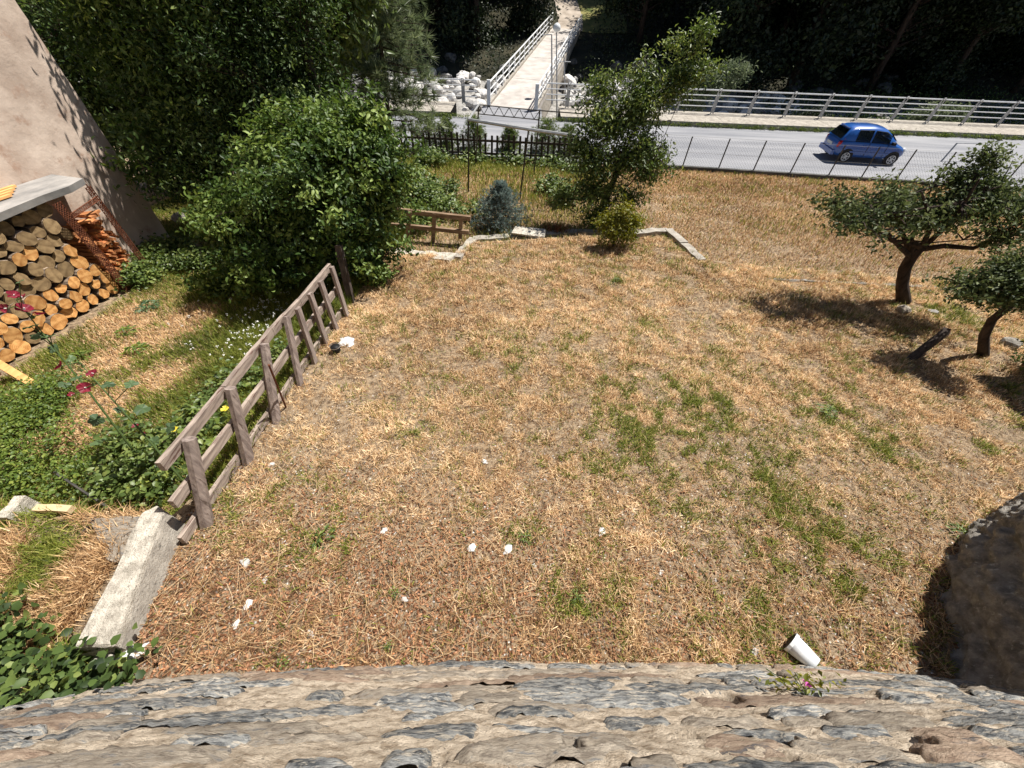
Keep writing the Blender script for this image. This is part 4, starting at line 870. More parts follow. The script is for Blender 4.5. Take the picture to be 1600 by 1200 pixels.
# conifers
def needles(name, base, tufts, nn, L, w, m, parent, spread=.9):
    T = np.asarray(tufts); n = len(T)*nn; P = np.repeat(T[:, :3], nn, 0); D = np.repeat(T[:, 3:6], nn, 0)+rng.normal(size=(n, 3))*spread; D /= np.linalg.norm(D, axis=1)[:, None]
    S_ = np.cross(D, rng.normal(size=(n, 3))); S_ /= np.linalg.norm(S_, axis=1)[:, None]; l = L*rng.uniform(.6, 1.2, n)[:, None]
    V = np.stack([P-S_*w*.5, P+S_*w*.5, P+D*l], 1).reshape(-1, 3)-np.array(base); tone = .6*np.repeat(rng.random(len(T)), nn)+.4*rng.random(n)
    return link(name, npmesh(name, V, np.arange(n*3).reshape(n, 3), 3, tone), m, parent)
def conifer(name, label, base, h, rbase, z0, nwh, nbr, m, bark, nn, L, w, droop, trunk_r, lean=(0, 0), cone=1.0, ns=9, spread=.9, cat='tree', group=None):
    t = thing(name, label, cat, base, group); b = Vector(base); top = b+Vector((lean[0], lean[1], h)); MB().tube([b, b.lerp(top, .5), top], [trunk_r, trunk_r*.7, trunk_r*.15], 8).build('trunk', bark, t, True)
    br = MB(); tufts = []
    for i in range(nwh):
        f = z0+(1-z0)*(i+random.uniform(-.3, .3))/nwh; f = min(max(f, z0), .99); c = b.lerp(top, f); rr = rbase*((1-f)/(1-z0))**cone+.08
        for k in range(nbr):
            a = random.uniform(0, 6.283); l = rr*random.uniform(.65, 1.15); d = Vector((math.cos(a), math.sin(a), 0))
            p1 = c+d*l*.5+Vector((0, 0, -droop*l*.3)); p2 = c+d*l+Vector((0, 0, -droop*l*.5+.08*l)); br.tube([c, p1, p2], [trunk_r*.22, trunk_r*.14, trunk_r*.06], 4, cap=False)
            for s_ in range(ns):
                u = .25+.75*s_/ns+random.uniform(-.05, .05); q = (c.lerp(p1, u*2) if u < .5 else p1.lerp(p2, (u-.5)*2))+Vector([random.gauss(0, .10*l) for _ in range(3)]); tufts.append((q.x, q.y, q.z, d.x*.8, d.y*.8, .35))
    br.build('branches', bark, t); needles('crown', base, tufts, nn, L, w, m, t, spread); return t
b = aty(612, 250, 15.2); b.z = g1(b.x, 15.2); tp = aty(548, -190, 15.2)
conifer('pine_tree', 'tall long needled pine tree with thin dark trunk beside the road railing', b, tp.z-b.z, 2.1, .24, 20, 8, M['pine'], M['dark_bark'], 34, .34, .022, .35, .085, lean=(tp.x-b.x+.3, 0), cone=.45, ns=6, spread=.75)
b = atg(782, 356)
conifer('blue_spruce', 'small blue grey spruce growing behind the far kerb wall', b, 1.3, 1.0, .02, 17, 13, M['spruce'], M['bark'], 16, .075, .010, .1, .04, cone=.8, ns=9)
for k, (px, py, h, r) in enumerate(((700, 232, 1.2, .55), (742, 234, 1.25, .5), (850, 240, 1.3, .7), (797, 236, 1.0, .4), (668, 232, 1.3, .7), (885, 244, 1.2, .6))):
    b = atg(px, py); conifer('hedge_conifer', ['leftmost but one low dark conifer along the picket fence', 'low dark conifer along the picket fence in line with the bridge railing', 'wide low conifer at the picket fence right of the pipe frame post', 'smallest conifer at the picket fence right below the bridge', 'low conifer at the left end of the picket fence beside the pine', 'low conifer at the right end of the picket fence beside the tall tree'][k], b, h, r*1.35, .03, 12, 10, M['midtree'], M['dark_bark'], 12, .11, .014, .1, .03, cone=.45, ns=8, cat='conifer', group='low conifers along the picket fence')
# tall leafy tree in the middle
b = atg(935, 352); 
tree('lilac_tree', 'tall loose leafy tree growing behind the kerb wall in front of the road', 'tree', b, [b, b+Vector((.1, 0, .9)), b+Vector((.3, .1, 1.8))], [.11, .09, .07],
     [E(930, 300, 11.2, .9, .7, .5), E(975, 250, 11.4, 1.15, .8, .65), E(950, 190, 11.6, 1.0, .8, .75), E(1000, 170, 11.7, .8, .7, .8), E(880, 310, 11.3, .4, .45, .45), E(1015, 240, 11.3, .65, .6, .5), E(940, 140, 11.8, .6, .5, .5), E(1010, 130, 11.9, .55, .5, .5), E(1060, 120, 12, .40, .35, .7), E(1095, 110, 12, .45, .35, .3), E(1055, 60, 12.1, .16, .16, .5), E(1005, 92, 12, .12, .12, .4), E(1100, 50, 12, .3, .3, .35), E(925, 250, 11.2, .7, .6, .6), E(905, 230, 11.4, .35, .4, .4), E(940, 335, 11.0, .6, .45, .4), E(985, 310, 11.1, .5, .4, .4), E(1010, 270, 11.2, .5, .5, .4), E(1050, 150, 11.9, .45, .35, .4), E(1075, 125, 12, .35, .3, .3)],
     900, 25000, .10, M['midtree'], M['dark_bark'], sigma=.14, aspect=.4, shell=.1, rough=(.5, 1.35))
b = atg(957, 388)
tree('golden_bush', 'small yellow green bush growing over the far kerb wall', 'bush', b, [b, b+Vector((0, 0, .3))], [.03, .025],
     [(b.x, b.y, b.z+.45, .55, .42, .38), (b.x-.25, b.y, b.z+.65, .35, .3, .3), (b.x+.35, b.y+.1, b.z+.65, .35, .3, .3), (b.x+.05, b.y, b.z+.95, .3, .25, .3)], 240, 6000, .075, M['gold'], M['bark'], sigma=.075, aspect=.4, shell=.25, rough=(.6, 1.35), zmin=b.z+.04)
b = aty(1090, 165, 30); 
tree('willow_bush', 'silvery grey green willow bush behind the railing right of the tall tree', 'bush', (b.x, 30, -1.6), [(b.x, 30, -1.6), (b.x+.1, 30, 0), b], [.1, .07, .05],
     [E(1085, 150, 30, 1.0, 1, 1.0), E(1120, 130, 30, 1.2, 1, .8), E(1150, 112, 30, .8, .8, .4), E(1060, 130, 30, .9, 1, .8)], 300, 7500, .22, M['willow'], M['bark'], sigma=.25, aspect=.25, shell=.3, up=.1)
for k, px in enumerate((1478, 1270, 1445)):
    b = aty(px, 180, 29.5); tree('bank_bush', ['green bush poking up behind the railing right of the blue car', 'small sparse bush behind the railing above the blue car', 'pale green bush behind the railing beyond the car bonnet'][k], 'bush', (b.x, 29.5, -1.7), [(b.x, 29.5, -1.7), (b.x, 29.5, -.8)], [.06, .04],
         [(b.x, 29.5, -.3, 1.6 if k == 0 else .9, .7, 1.0 if k != 1 else .6), (b.x+.6, 29.6, .4 if k != 1 else -.4, .8, .5, .5)], 140, 3000, .2, M['willow'] if k != 1 else M['forest'], M['bark'], sigma=.2, aspect=.3, shell=.3)
# gnarled fruit tree on the right
b = atg(1412, 472)
def P3(px, py, y): return aty(px, py, y)
Y0 = b.y
tr = [b, P3(1409, 445, Y0), P3(1413, 420, Y0), P3(1424, 402, Y0), P3(1440, 386, Y0)]
tree('apple_tree', 'gnarled fruit tree with a dark leaning trunk and flat spreading crown on the right', 'tree', b, tr, [.13, .105, .10, .10, .08],
     [E(1340, 345, Y0-.2, .75, .6, .28), E(1400, 310, Y0+.2, .8, .8, .35), E(1480, 330, Y0, .9, .8, .32), E(1550, 320, Y0-.2, .9, .8, .35), E(1500, 280, Y0+.3, .55, .5, .35), E(1545, 250, Y0+.3, .35, .3, .35), E(1320, 320, Y0+.2, .5, .5, .22), E(1620, 330, Y0-.3, .9, .8, .4), E(1565, 370, Y0-.6, .5, .4, .25), E(1560, 290, Y0+.2, .6, .5, .3), E(1440, 345, Y0-.2, .6, .6, .2), E(1370, 330, Y0+.4, .8, .7, .25)],
     640, 12800, .078, M['apple'], M['dark_bark'], sigma=.10, aspect=.5, shell=.15, twig=.014, rough=(.55, 1.3))
at_ = bpy.data.objects['apple_tree']
for P_, r_ in ((((1436, 390), (1475, 384), (1520, 388), (1560, 372), (1610, 360)), (.05, .045, .038, .03, .02)), (((1424, 402), (1402, 382), (1388, 366), (1350, 362)), (.05, .038, .03, .015)), (((1440, 388), (1452, 360), (1450, 330), (1440, 300)), (.05, .038, .028, .015)), (((1440, 388), (1470, 362), (1500, 330), (1530, 280)), (.05, .038, .028, .014))):
    MB().tube([P3(px, py, Y0-.12*k_) for k_, (px, py) in enumerate(P_)], list(r_), 7, wob=.07).build('limb', M['dark_bark'], at_, True)
b = atg(1535, 555); Y1 = b.y
tree('young_fruit_tree', 'smaller fruit tree with a forked trunk at the right edge', 'tree', b, [b, P3(1538, 525, Y1), P3(1550, 500, Y1), P3(1585, 472, Y1)], [.08, .065, .055, .045],
     [E(1530, 455, Y1, .4, .4, .22), E(1570, 440, Y1, .5, .4, .3), E(1590, 415, Y1+.2, .4, .4, .3), E(1500, 445, Y1+.1, .25, .3, .15), E(1620, 450, Y1-.2, .5, .5, .4)], 300, 6000, .07, M['apple'], M['dark_bark'], sigma=.09, aspect=.5, shell=.3)
b = atg(1600, 470)
tree('green_shrub', 'bright green upright shrub behind the smaller fruit tree', 'shrub', b, [b, b+Vector((0, 0, .4))], [.03, .02], [(b.x-.1, b.y, b.z+.6, .45, .4, .5), (b.x-.25, b.y, b.z+1.0, .3, .3, .4), (b.x+.3, b.y, b.z+.9, .4, .3, .5)], 160, 5200, .07, M['cover'], M['bark'], sigma=.08, aspect=.3, shell=.2, rough=(.6, 1.35))
b = atg(1592, 590); b.x += .35
tree('dark_bush', 'dark low bush at the right edge behind the corner of shade', 'bush', b, [b, b+Vector((0, 0, .3))], [.03, .02], [(b.x+.1, b.y+.1, b.z+.35, .5, .5, .4)], 120, 2600, .06, M['ash'], M['bark'], sigma=.08, shell=.3, zmin=b.z+.02)
# leaning post, rocks
b = atg(1422, 562); tp = aty(1480, 516, b.y+.35)
t = thing('leaning_post', 'dark squared timber post leaning out of the dry lawn on the right', 'post', b); MB().beam(b-(tp-b)*.1, tp, .11, .09, up=(0, 1, 0), j=.005).build('timber', M['dark_wood'], t)
def ground_rock(px, py, s, label, m='boulder', dz=.3, cat='rock', sc=(1, 1, .7), nm='rock'):
    me = rocks[random.randrange(7)].copy(); me.materials.clear(); me.materials.append(M[m]); o = bpy.data.objects.new(nm, me); COL.objects.link(o); o.location = atg(px, py)+Vector((0, 0, s*dz)); o.scale = (s*sc[0], s*sc[1], s*sc[2]); o.rotation_euler = (random.uniform(-.2, .2), random.uniform(-.2, .2), random.uniform(0, 6)); return tag(o, label, cat)
ground_rock(1575, 540, .16, 'grey rock beside the smaller fruit tree at the right edge', 'lichen')
ground_rock(1410, 487, .13, 'rounded brown stone at the foot of the gnarled fruit tree', 'tan_stone')
ground_rock(1455, 490, .10, 'flat teal grey stone on the ground right of the gnarled fruit tree', 'slab')
ground_rock(268, 410, .12, 'white stone in the shade beside the kindling bay', 'boulder'); ground_rock(285, 345, .22, 'grey rock in the shadow below the walnut tree', 'lichen')
# forest on the far bank
def big_tree(seed, h, r, z0, n, m, size):
    t = thing('forest_tree', 'tall dark leafy tree on the shaded bank across the river', 'tree', (0, 0, 0), 'dark trees on the far bank')
    MB().tube([(0, 0, -.5), (.1, .05, h*.3), (.0, .1, h*.6), (0, 0, h*.9)], [.28, .22, .14, .04], 8, wob=.08).build('trunk', M['dark_bark'], t, True, local=True)
    ells = []
    for i in range(14):
        f = random.uniform(z0, 1); a = random.uniform(0, 6.28); q = r*(1-.55*abs(f-.45)*1.6)*random.uniform(.3, .75); ells.append((q*math.cos(a), q*math.sin(a), h*f, r*random.uniform(.4, .6), r*random.uniform(.4, .6), h*.11))
    nc = n//40; C = in_ell(nc, ells, .35, (.6, 1.25)); P = np.repeat(C, 40, 0)+rng.normal(size=(nc*40, 3))*.42
    out = P-np.array([0, 0, h*.5]); out /= np.linalg.norm(out, axis=1)[:, None]
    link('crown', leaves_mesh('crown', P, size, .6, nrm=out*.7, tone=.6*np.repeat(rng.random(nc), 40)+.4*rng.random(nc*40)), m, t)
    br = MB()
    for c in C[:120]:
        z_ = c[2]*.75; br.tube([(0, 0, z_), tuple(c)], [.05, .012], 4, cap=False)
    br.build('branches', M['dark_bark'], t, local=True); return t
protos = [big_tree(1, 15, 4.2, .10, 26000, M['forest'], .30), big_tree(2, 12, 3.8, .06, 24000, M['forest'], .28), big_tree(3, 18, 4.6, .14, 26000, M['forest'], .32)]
FT = []
r2 = random.Random(5)
for yy, xs_ in ((47, np.arange(10, 62, 4.6)), (52, np.arange(8.5, 70, 5)), (58, np.arange(10, 80, 5.5)), (66, np.arange(9, 90, 7)), (46.5, np.arange(-34, -4, 4.8)), (52, np.arange(-40, 1, 5)), (59, np.arange(-46, 0, 5.5)), (68, np.arange(-55, -2, 7)), (84, np.arange(-70, 100, 9)), (41.5, np.arange(17, 60, 6))):
    for x in xs_: FT.append((x+r2.uniform(-1.2, 1.2), yy+r2.uniform(-1.3, 1.3)))
FT = [(x, y) for x, y in FT if not (-3.2 < x-float(path_x(y)) < (9.5 if 50 < y < 80 else 5.5))]
for i, (x, y) in enumerate(FT):
    k = i % 3; loc = (x, y, float(bank(x, y))-.1); s_ = r2.uniform(.85, 1.15)
    if i < 3: o = protos[i]; o.location = loc; o.rotation_euler.z = r2.uniform(0, 6)
    else: o = copy_tree(protos[k], loc=loc, rz=r2.uniform(0, 6))
    o.scale = (s_, s_, s_); sd_ = ('left' if x < float(path_x(y)) else 'right')+' of the bridge'; rw_ = 'front' if y < 50 else 'middle' if y < 63 else 'far back'
    o['label'] = 'dark leafy tree in the %s of the far wood, %s' % (rw_, sd_); o['group'] = '%s trees of the far wood, %s' % (rw_, sd_)
# undergrowth on the far bank
nC = 900; X = rng.uniform(-30, 50, nC); Yy = rng.uniform(39.5, 58, nC); keep = (np.abs(X-(-.73+(Yy-27.4)*.182)) > 2.2) & ~((Yy > 51) & (np.abs(X-4.2) < 3)) ; X = X[keep]; Yy = Yy[keep]
C = np.stack([X, Yy, bank(X, Yy)+rng.uniform(0, .9, len(X))], 1); P = np.repeat(C, 32, 0)+rng.normal(size=(len(C)*32, 3))*np.array([.55, .55, .35])
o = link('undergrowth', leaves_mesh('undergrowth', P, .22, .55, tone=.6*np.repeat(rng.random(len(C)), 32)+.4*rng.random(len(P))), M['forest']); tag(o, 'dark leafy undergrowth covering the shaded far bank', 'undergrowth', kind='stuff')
nC = 700; X = rng.uniform(15, 60, nC); Yy = rng.uniform(30, 40, nC); C = np.stack([X, Yy, bank(X, Yy)+rng.uniform(0, .7, len(X))], 1); C = C[rng.random(nC) < ss(13, 24, X)]; P = np.repeat(C, 30, 0)+rng.normal(size=(len(C)*30, 3))*np.array([.5, .5, .3])
o = link('river_scrub', leaves_mesh('river_scrub', P, .2, .45, tone=.6*np.repeat(rng.random(len(C)), 30)+.4*rng.random(len(P))), M['ash']); tag(o, 'dark scrub covering the river bed right of the boulders', 'undergrowth', kind='stuff')
# verge weeds along the kerb and picket fence
nC = 520; X = rng.uniform(-12, 34, nC); Yy = road_far(X)-.08+rng.normal(size=nC)*.05; C = np.stack([X, Yy, np.full(nC, .12)+rng.random(nC)*.1], 1); C = C[(X < -2.4) | (X > .9)]; P = np.repeat(C, 26, 0)+rng.normal(size=(len(C)*26, 3))*np.array([.12, .05, .05])
o = link('kerb_weeds', leaves_mesh('kerb_weeds', P, .07, .4), M['cover']); tag(o, 'low weeds growing along the pavement kerb', 'weeds', kind='stuff')

# ================================================================ GRASS
def scatter(n, x0, x1, y0, y1): return rng.uniform(x0, x1, n), rng.uniform(y0, y1, n)
GB = [(1000, 660, .35), (1080, 680, .3), (1190, 800, .35), (1180, 870, .3), (1270, 905, .35), (1330, 830, .3), (985, 690, .3), (1290, 645, .25), (820, 845, .12), (505, 845, .2), (960, 440, .12), (1150, 720, .3), (1110, 640, .3), (1500, 835, .15), (1240, 830, .35), (1210, 940, .3), (655, 680, .15), (725, 800, .12), (620, 925, .08), (900, 935, .15), (450, 760, .2), (1060, 790, .2), (1380, 690, .25), (1480, 490, .3), (340, 800, .2)]
gpos = [(atg(a, b).x, atg(a, b).y, r) for a, b, r in GB]
def greenness(x, y):
    g = np.zeros_like(x)
    for a, b, r in gpos: g = np.maximum(g, np.exp(-(((x-a)**2+(y-b)**2)/(r*r*2.2))))
    return g
def lawn_ok(x, y): return (x > -3.24+.08*np.sin(y*7)) & (y < curb_y(x)-.1) & (y > np.interp(x, BX, BY)+.02-.24*0)
def lawn_blades(n, ymax, h0, w0, x0=-3.25, x1=11.5):
    u = rng.random(n); ymin = .35; y = ymin+(ymax-ymin)*u**1.25; half = 1; x = rng.uniform(x0, x1, n)
    vis = (x < 3.2+1.25*y) ; x, y = x[vis], y[vis]
    dens = fbm(x, y, .30, 61, 3)*.65+fbm(x, y, 1.3, 67, 3)*.55; bare = (ss(.46, .62, fbm(x, y, .9, 91, 3)))*ss(4, 1.2, y)
    k = (rng.random(len(x)) < np.clip((dens-.28)*2.4, .1, 1)*(1-.75*bare)*(1-.5*ss(1.9, .8, y)*ss(1.5, -.8, x))) & lawn_ok(x, y); return x[k], y[k]
def curbskip(): pass
x, y = lawn_blades(380000, 10.6, 0, 0)
cx_, cy_ = lawn_blades(150000, 10.6, 0, 0); sel = fbm(cx_, cy_, .22, 131, 2) > .40; cx_, cy_ = cx_[sel], cy_[sel]
kb = 9; ctn = rng.normal(size=len(cx_))*.22+.06; spr = .012+.006*np.repeat(cy_, kb)**.6
x = np.concatenate([x, np.repeat(cx_, kb)+rng.normal(size=len(cx_)*kb)*spr]); y = np.concatenate([y, np.repeat(cy_, kb)+rng.normal(size=len(cy_)*kb)*spr])
ctone = np.concatenate([rng.normal(size=len(x)-len(cx_)*kb)*.05-.10, np.repeat(ctn, kb)]); ch = np.concatenate([np.full(len(x)-len(cx_)*kb, .75), np.repeat(rng.uniform(.7, 1.6, len(cx_)), kb)])
ok_ = lawn_ok(x, y); x, y, ctone, ch = x[ok_], y[ok_], ctone[ok_], ch[ok_]
g = greenness(x, y); g = np.maximum(g, .35*(fbm(x, y, .7, 57, 3) > .57)*ss(-1.5, 1, x)*ss(.3, 1.5, y)*ss(6.5, 4, y)); isg = rng.random(len(x)) < np.clip(g*1.15*(fbm(x, y, .12, 7, 2) > .47)+.10*(fbm(x, y, .3, 8, 3) > .55)+.012, 0, .8)
pz = gf(x, y); hf = .6+.8*fbm(x, y, .5, 12, 3); far = 1+.10*np.maximum(0, y-3)
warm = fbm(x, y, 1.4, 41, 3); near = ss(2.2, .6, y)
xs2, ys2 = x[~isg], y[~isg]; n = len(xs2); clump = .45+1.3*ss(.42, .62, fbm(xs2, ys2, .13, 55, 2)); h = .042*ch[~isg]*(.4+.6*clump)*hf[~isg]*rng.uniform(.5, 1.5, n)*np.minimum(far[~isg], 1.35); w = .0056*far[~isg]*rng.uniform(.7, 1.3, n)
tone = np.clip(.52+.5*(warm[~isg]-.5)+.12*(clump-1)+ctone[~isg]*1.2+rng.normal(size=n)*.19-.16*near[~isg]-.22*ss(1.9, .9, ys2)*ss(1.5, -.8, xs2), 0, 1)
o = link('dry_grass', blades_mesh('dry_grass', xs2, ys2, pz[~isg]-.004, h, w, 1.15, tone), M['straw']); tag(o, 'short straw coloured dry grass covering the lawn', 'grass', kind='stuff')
xs2, ys2 = x[isg], y[isg]; n = len(xs2); h = .06*ch[isg]*rng.uniform(.6, 1.5, n)*np.minimum(far[isg], 1.4); w = .0075*far[isg]*rng.uniform(.7, 1.3, n)
o = link('green_grass_tufts', blades_mesh('green_grass_tufts', xs2, ys2, pz[isg]-.004, h, w, .9, np.clip(.45+rng.normal(size=n)*.25, 0, 1)), M['greengrass']); tag(o, 'green grass tufts growing through the dry lawn', 'grass', kind='stuff')
# lower field towards the road
n = 420000; x = rng.uniform(-6, 30, n); y = 8.2+(18.3-8.2)*rng.random(n)**.9; k = (y > curb_y(x)+.05) & (y < cl(x)-.02) & (x < 2+1.2*y) & (rng.random(n) < np.clip((fbm(x, y, .5, 62, 3)*.6+fbm(x, y, 2, 68, 3)*.6-.3)*2.6, .15, 1)); x, y = x[k], y[k]
leftg = .6*ss(4.6, 2.5, x)                                   # the back garden on the left is greener
isg = rng.random(len(x)) < (.06+.30*leftg+.3*(fbm(x, y, .8, 8, 3) > .60)*(1-leftg)*.35+.5*ss(15.8, 18, y)*leftg)
pz = gf(x, y)
n = (~isg).sum(); o = link('dry_field_grass', blades_mesh('dry_field_grass', x[~isg], y[~isg], pz[~isg]-.005, .085*rng.uniform(.5, 1.5, n), .013*rng.uniform(.7, 1.5, n)*(y[~isg]/12), .95, np.clip(.5+.5*(fbm(x[~isg], y[~isg], 1.8, 44, 3)-.5)+rng.normal(size=n)*.2, 0, 1)), M['straw']); tag(o, 'dry yellow grass of the field between lawn and road', 'grass', kind='stuff')
n = isg.sum(); o = link('green_field_grass', blades_mesh('green_field_grass', x[isg], y[isg], pz[isg]-.005, (.13+.10*leftg[isg])*rng.uniform(.5, 1.5, n), .014*rng.uniform(.7, 1.5, n)*(y[isg]/12), .6, np.clip(.5+rng.normal(size=n)*.25, 0, 1)), M['greengrass']); tag(o, 'greener grass and weeds in the back garden and field', 'grass', kind='stuff')
# left garden
n = 290000; x = rng.uniform(-11, -3.12, n); y = rng.uniform(1.75, 12.5, n); kk_ = ~((x < -8) & (y < 9)) ; x = x[kk_]; y = y[kk_]; n = len(x) 
pp = [(atg(a, b).x, atg(a, b).y, r) for a, b, r in ((200, 500, .6), (240, 530, .5), (290, 500, .5), (180, 560, .45), (100, 690, .4), (160, 640, .4), (260, 590, .4))]
dry = np.zeros(n)
for a, b, r in pp: dry = np.maximum(dry, np.exp(-((x-a)**2+(y-b)**2)/(r*r)))
isd = rng.random(n) < np.clip(dry*1.05+.08+.3*ss(.45, .6, fbm(x, y, .5, 3, 3)), 0, .93); pz = gf(x, y)
k = isd; m_n = k.sum(); o = link('garden_dry_grass', blades_mesh('garden_dry_grass', x[k], y[k], pz[k]-.004, .07*rng.uniform(.5, 1.5, m_n), .010*rng.uniform(.7, 1.3, m_n), 1.0, np.clip(.62+rng.normal(size=m_n)*.18, 0, 1)), M['straw']); tag(o, 'dry straw patches in the left garden', 'grass', kind='stuff')
k = (~isd) & (rng.random(n) < .25+.75*(1-dry)); m_n = k.sum(); hh = (.10+.16*fbm(x[k], y[k], .6, 31, 3)*ss(-6.8, -4, x[k]))*rng.uniform(.5, 1.5, m_n)
o = link('garden_green_grass', blades_mesh('garden_green_grass', x[k], y[k], pz[k]-.004, hh, .011*rng.uniform(.7, 1.3, m_n), .65, np.clip(.42+.5*(fbm(x[k], y[k], .7, 77, 3)-.5)+rng.normal(size=m_n)*.22, 0, 1)), M['greengrass']); tag(o, 'tall green grass of the left garden', 'grass', kind='stuff')
# near left bank: straw and grass
n = 60000; x = rng.uniform(-6.5, -3.25, n); y = rng.uniform(.1, 1.75, n); k = y > np.interp(x, BX, BY); x, y = x[k], y[k]; g = fbm(x, y, .4, 19, 3) > .53
k = ~((x > -3.75) & (y > .4)) & ~((y > 1.25) & (rng.random(len(x)) < .8)); x, y, g = x[k], y[k], g[k]; pz = gf(x, y)
for sel, m, nm, lab, hh in ((~g, 'straw', 'bank_straw', 'long dry straw on the bank beside the concrete block', .16), (g, 'greengrass', 'bank_grass', 'green grass on the bank beside the concrete block', .15)):
    q = sel.sum(); o = link(nm, blades_mesh(nm, x[sel], y[sel], pz[sel]-.005, hh*rng.uniform(.4, 1.4, q), .008*rng.uniform(.6, 1.3, q), 1.05, np.clip(.5+rng.normal(size=q)*.22, 0, 1)), M[m]); tag(o, lab, 'grass', kind='stuff')
# leaf litter and straws near the house wall
n = 70000; x = rng.uniform(-3.3, 6, n); y = rng.uniform(.1, 3.0, n); k = (y > np.interp(x, BX, BY)) & (rng.random(n) < ss(2.8, .4, y)*(.35+.65*ss(2.5, -1.5, x))) & ~((x > 3.7) & (y < x-3.4)); x, y = x[k], y[k]
P = np.stack([x, y, gf(x, y)+rng.uniform(.002, .02, len(x))], 1)
o = link('leaf_litter', leaves_mesh('leaf_litter', P, .034, .45, jit=.5, up=.7, tone=np.clip(rng.normal(size=len(x))*.25+.45, 0, 1)), M['litter']); tag(o, 'brown dead leaves and husks scattered beside the house wall', 'litter', kind='stuff')
n = 30000; x = rng.uniform(-3.3, 7.5, n); y = rng.uniform(.3, 7, n); k = (y > np.interp(x, BX, BY)+.05) & (x < 3.2+1.2*y) & ~((x > 3.6) & (y < x-3.2)) & (rng.random(n) < .05+.75*ss(4.0, .6, y)); x, y = x[k], y[k]; n = len(x)
P = np.stack([x, y, gf(x, y)+rng.uniform(.015, .045, n)], 1)
def sticks_mesh(name, P, L, w, tone):
    n = len(P); a = rng.uniform(0, 6.283, n); d = np.stack([np.cos(a), np.sin(a), rng.normal(size=n)*.08], 1); s_ = np.stack([-np.sin(a), np.cos(a), np.zeros(n)], 1); bend = rng.normal(size=n)[:, None]*.18*L[:, None]
    pts = [P-d*L[:, None]/2, P+s_*bend*.7, P+d*L[:, None]/2]; V = []
    for p in pts:
        V += [p-s_*w, p+s_*w, p+np.array([0, 0, 1])*w*1.4]
    V = np.stack(V, 1).reshape(-1, 3); I = np.arange(n)[:, None]*9; F = []
    for k in range(2):
        for a_, b_ in ((0, 1), (1, 2), (2, 0)): F += [I+3*k+a_, I+3*k+b_, I+3*k+3+b_, I+3*k+3+a_]
    F = np.concatenate(F, 1).reshape(-1, 4); return npmesh(name, V, F, 4, np.repeat(tone, 6))
o = link('straw_stalks', sticks_mesh('straw_stalks', P, rng.gamma(2.2, .055, n)+.05, .0018, np.clip(rng.normal(size=n)*.22+.62, 0, 1)), M['straw']); tag(o, 'long loose straw stalks lying over the near lawn', 'straw', kind='stuff')
# stones and white bits on the near lawn
n = 9000; x = rng.uniform(-3.3, 6, n); y = rng.uniform(.3, 5, n); k = (y > np.interp(x, BX, BY)+.05) & (rng.random(n) < ss(5, .5, y)); x, y = x[k], y[k]
P = np.stack([x, y, gf(x, y)+.006], 1); o = link('gravel', leaves_mesh('gravel', P, .02, .9, jit=.4, up=1, fold=-.5, tone=rng.random(len(x))), leafmat('grit', [(.25, .2, .17), (.42, .37, .32), (.6, .57, .52)], trans=0, rough=.9)); tag(o, 'small grit and pebbles on the near lawn', 'gravel', kind='stuff')

# ================================================================ LEAFY GROUND COVER LEFT, IVY, WEEDS, FLOWERS
def cover(name, label, pix, r, nper, size, m, hz, cat, sp=.1, aspect=.65, dens=40, stems=0):
    C = []
    for px, py, rr in pix:
        p = atg(px, py); k = int(dens*rr*rr*12)+3; a = rng.uniform(0, 6.283, k); q = rr*np.sqrt(rng.random(k)); X = p.x+q*np.cos(a); Yc = p.y+q*np.sin(a)*.8
        C.append(np.stack([X, Yc, ground(X, Yc)+hz*(.35+.75*rng.random(k))*(1.15-(q/rr)**2*.6)], 1))
    C = np.concatenate(C); P = np.repeat(C, nper, 0)+rng.normal(size=(len(C)*nper, 3))*np.array([sp, sp, sp*.6]); zg = ground(P[:, 0], P[:, 1]); P[:, 2] = np.maximum(P[:, 2], zg+.01)
    o = link(name, leaves_mesh(name, P, size, aspect, jit=.7, up=.8, tone=.55*np.repeat(rng.random(len(C)), nper)+.45*rng.random(len(P)), hexa=True), M[m]); return tag(o, label, cat, kind='stuff')
cover('leafy_cover', 'dense bright green leafy ground cover at the left edge', [(30, 650, .6), (60, 690, .5), (20, 730, .5), (90, 740, .45), (60, 640, .5), (140, 760, .35), (30, 780, .3), (100, 610, .3)], 0, 16, .042, 'cover', .26, 'plants', sp=.10, dens=22)
cover('fence_plants', 'leafy weeds growing under the near end of the wooden fence', [(240, 740, .35), (200, 770, .3), (260, 770, .25), (290, 700, .3), (320, 660, .25), (350, 630, .25), (220, 700, .3), (370, 600, .2), (400, 600, .2), (440, 560, .2)], 0, 12, .07, 'midtree', .3, 'plants', sp=.10, dens=26)
cover('shade_plants', 'leafy undergrowth beside the kindling bay and below the trees', [(225, 440, .35), (250, 420, .4), (270, 400, .5), (240, 400, .3), (310, 420, .4), (215, 450, .2), (350, 460, .3)], 0, 12, .08, 'midtree', .35, 'plants', sp=.1)
cover('back_garden_weeds', 'tall leafy weeds around the brown rail fence in the back garden', [(660, 320, .8), (690, 310, .7), (640, 290, .8), (700, 340, .5), (655, 360, .5), (675, 260, .6), (880, 320, .5), (860, 300, .5), (745, 345, .3)], 0, 12, .11, 'midtree', .55, 'plants', sp=.13, dens=14)
cover('hedge_weeds', 'green weeds at the foot of the picket fence', [(680, 250, .7), (740, 254, .7), (800, 258, .7), (860, 262, .7), (900, 270, .5)], 0, 10, .12, 'midtree', .35, 'plants', sp=.15, dens=8)
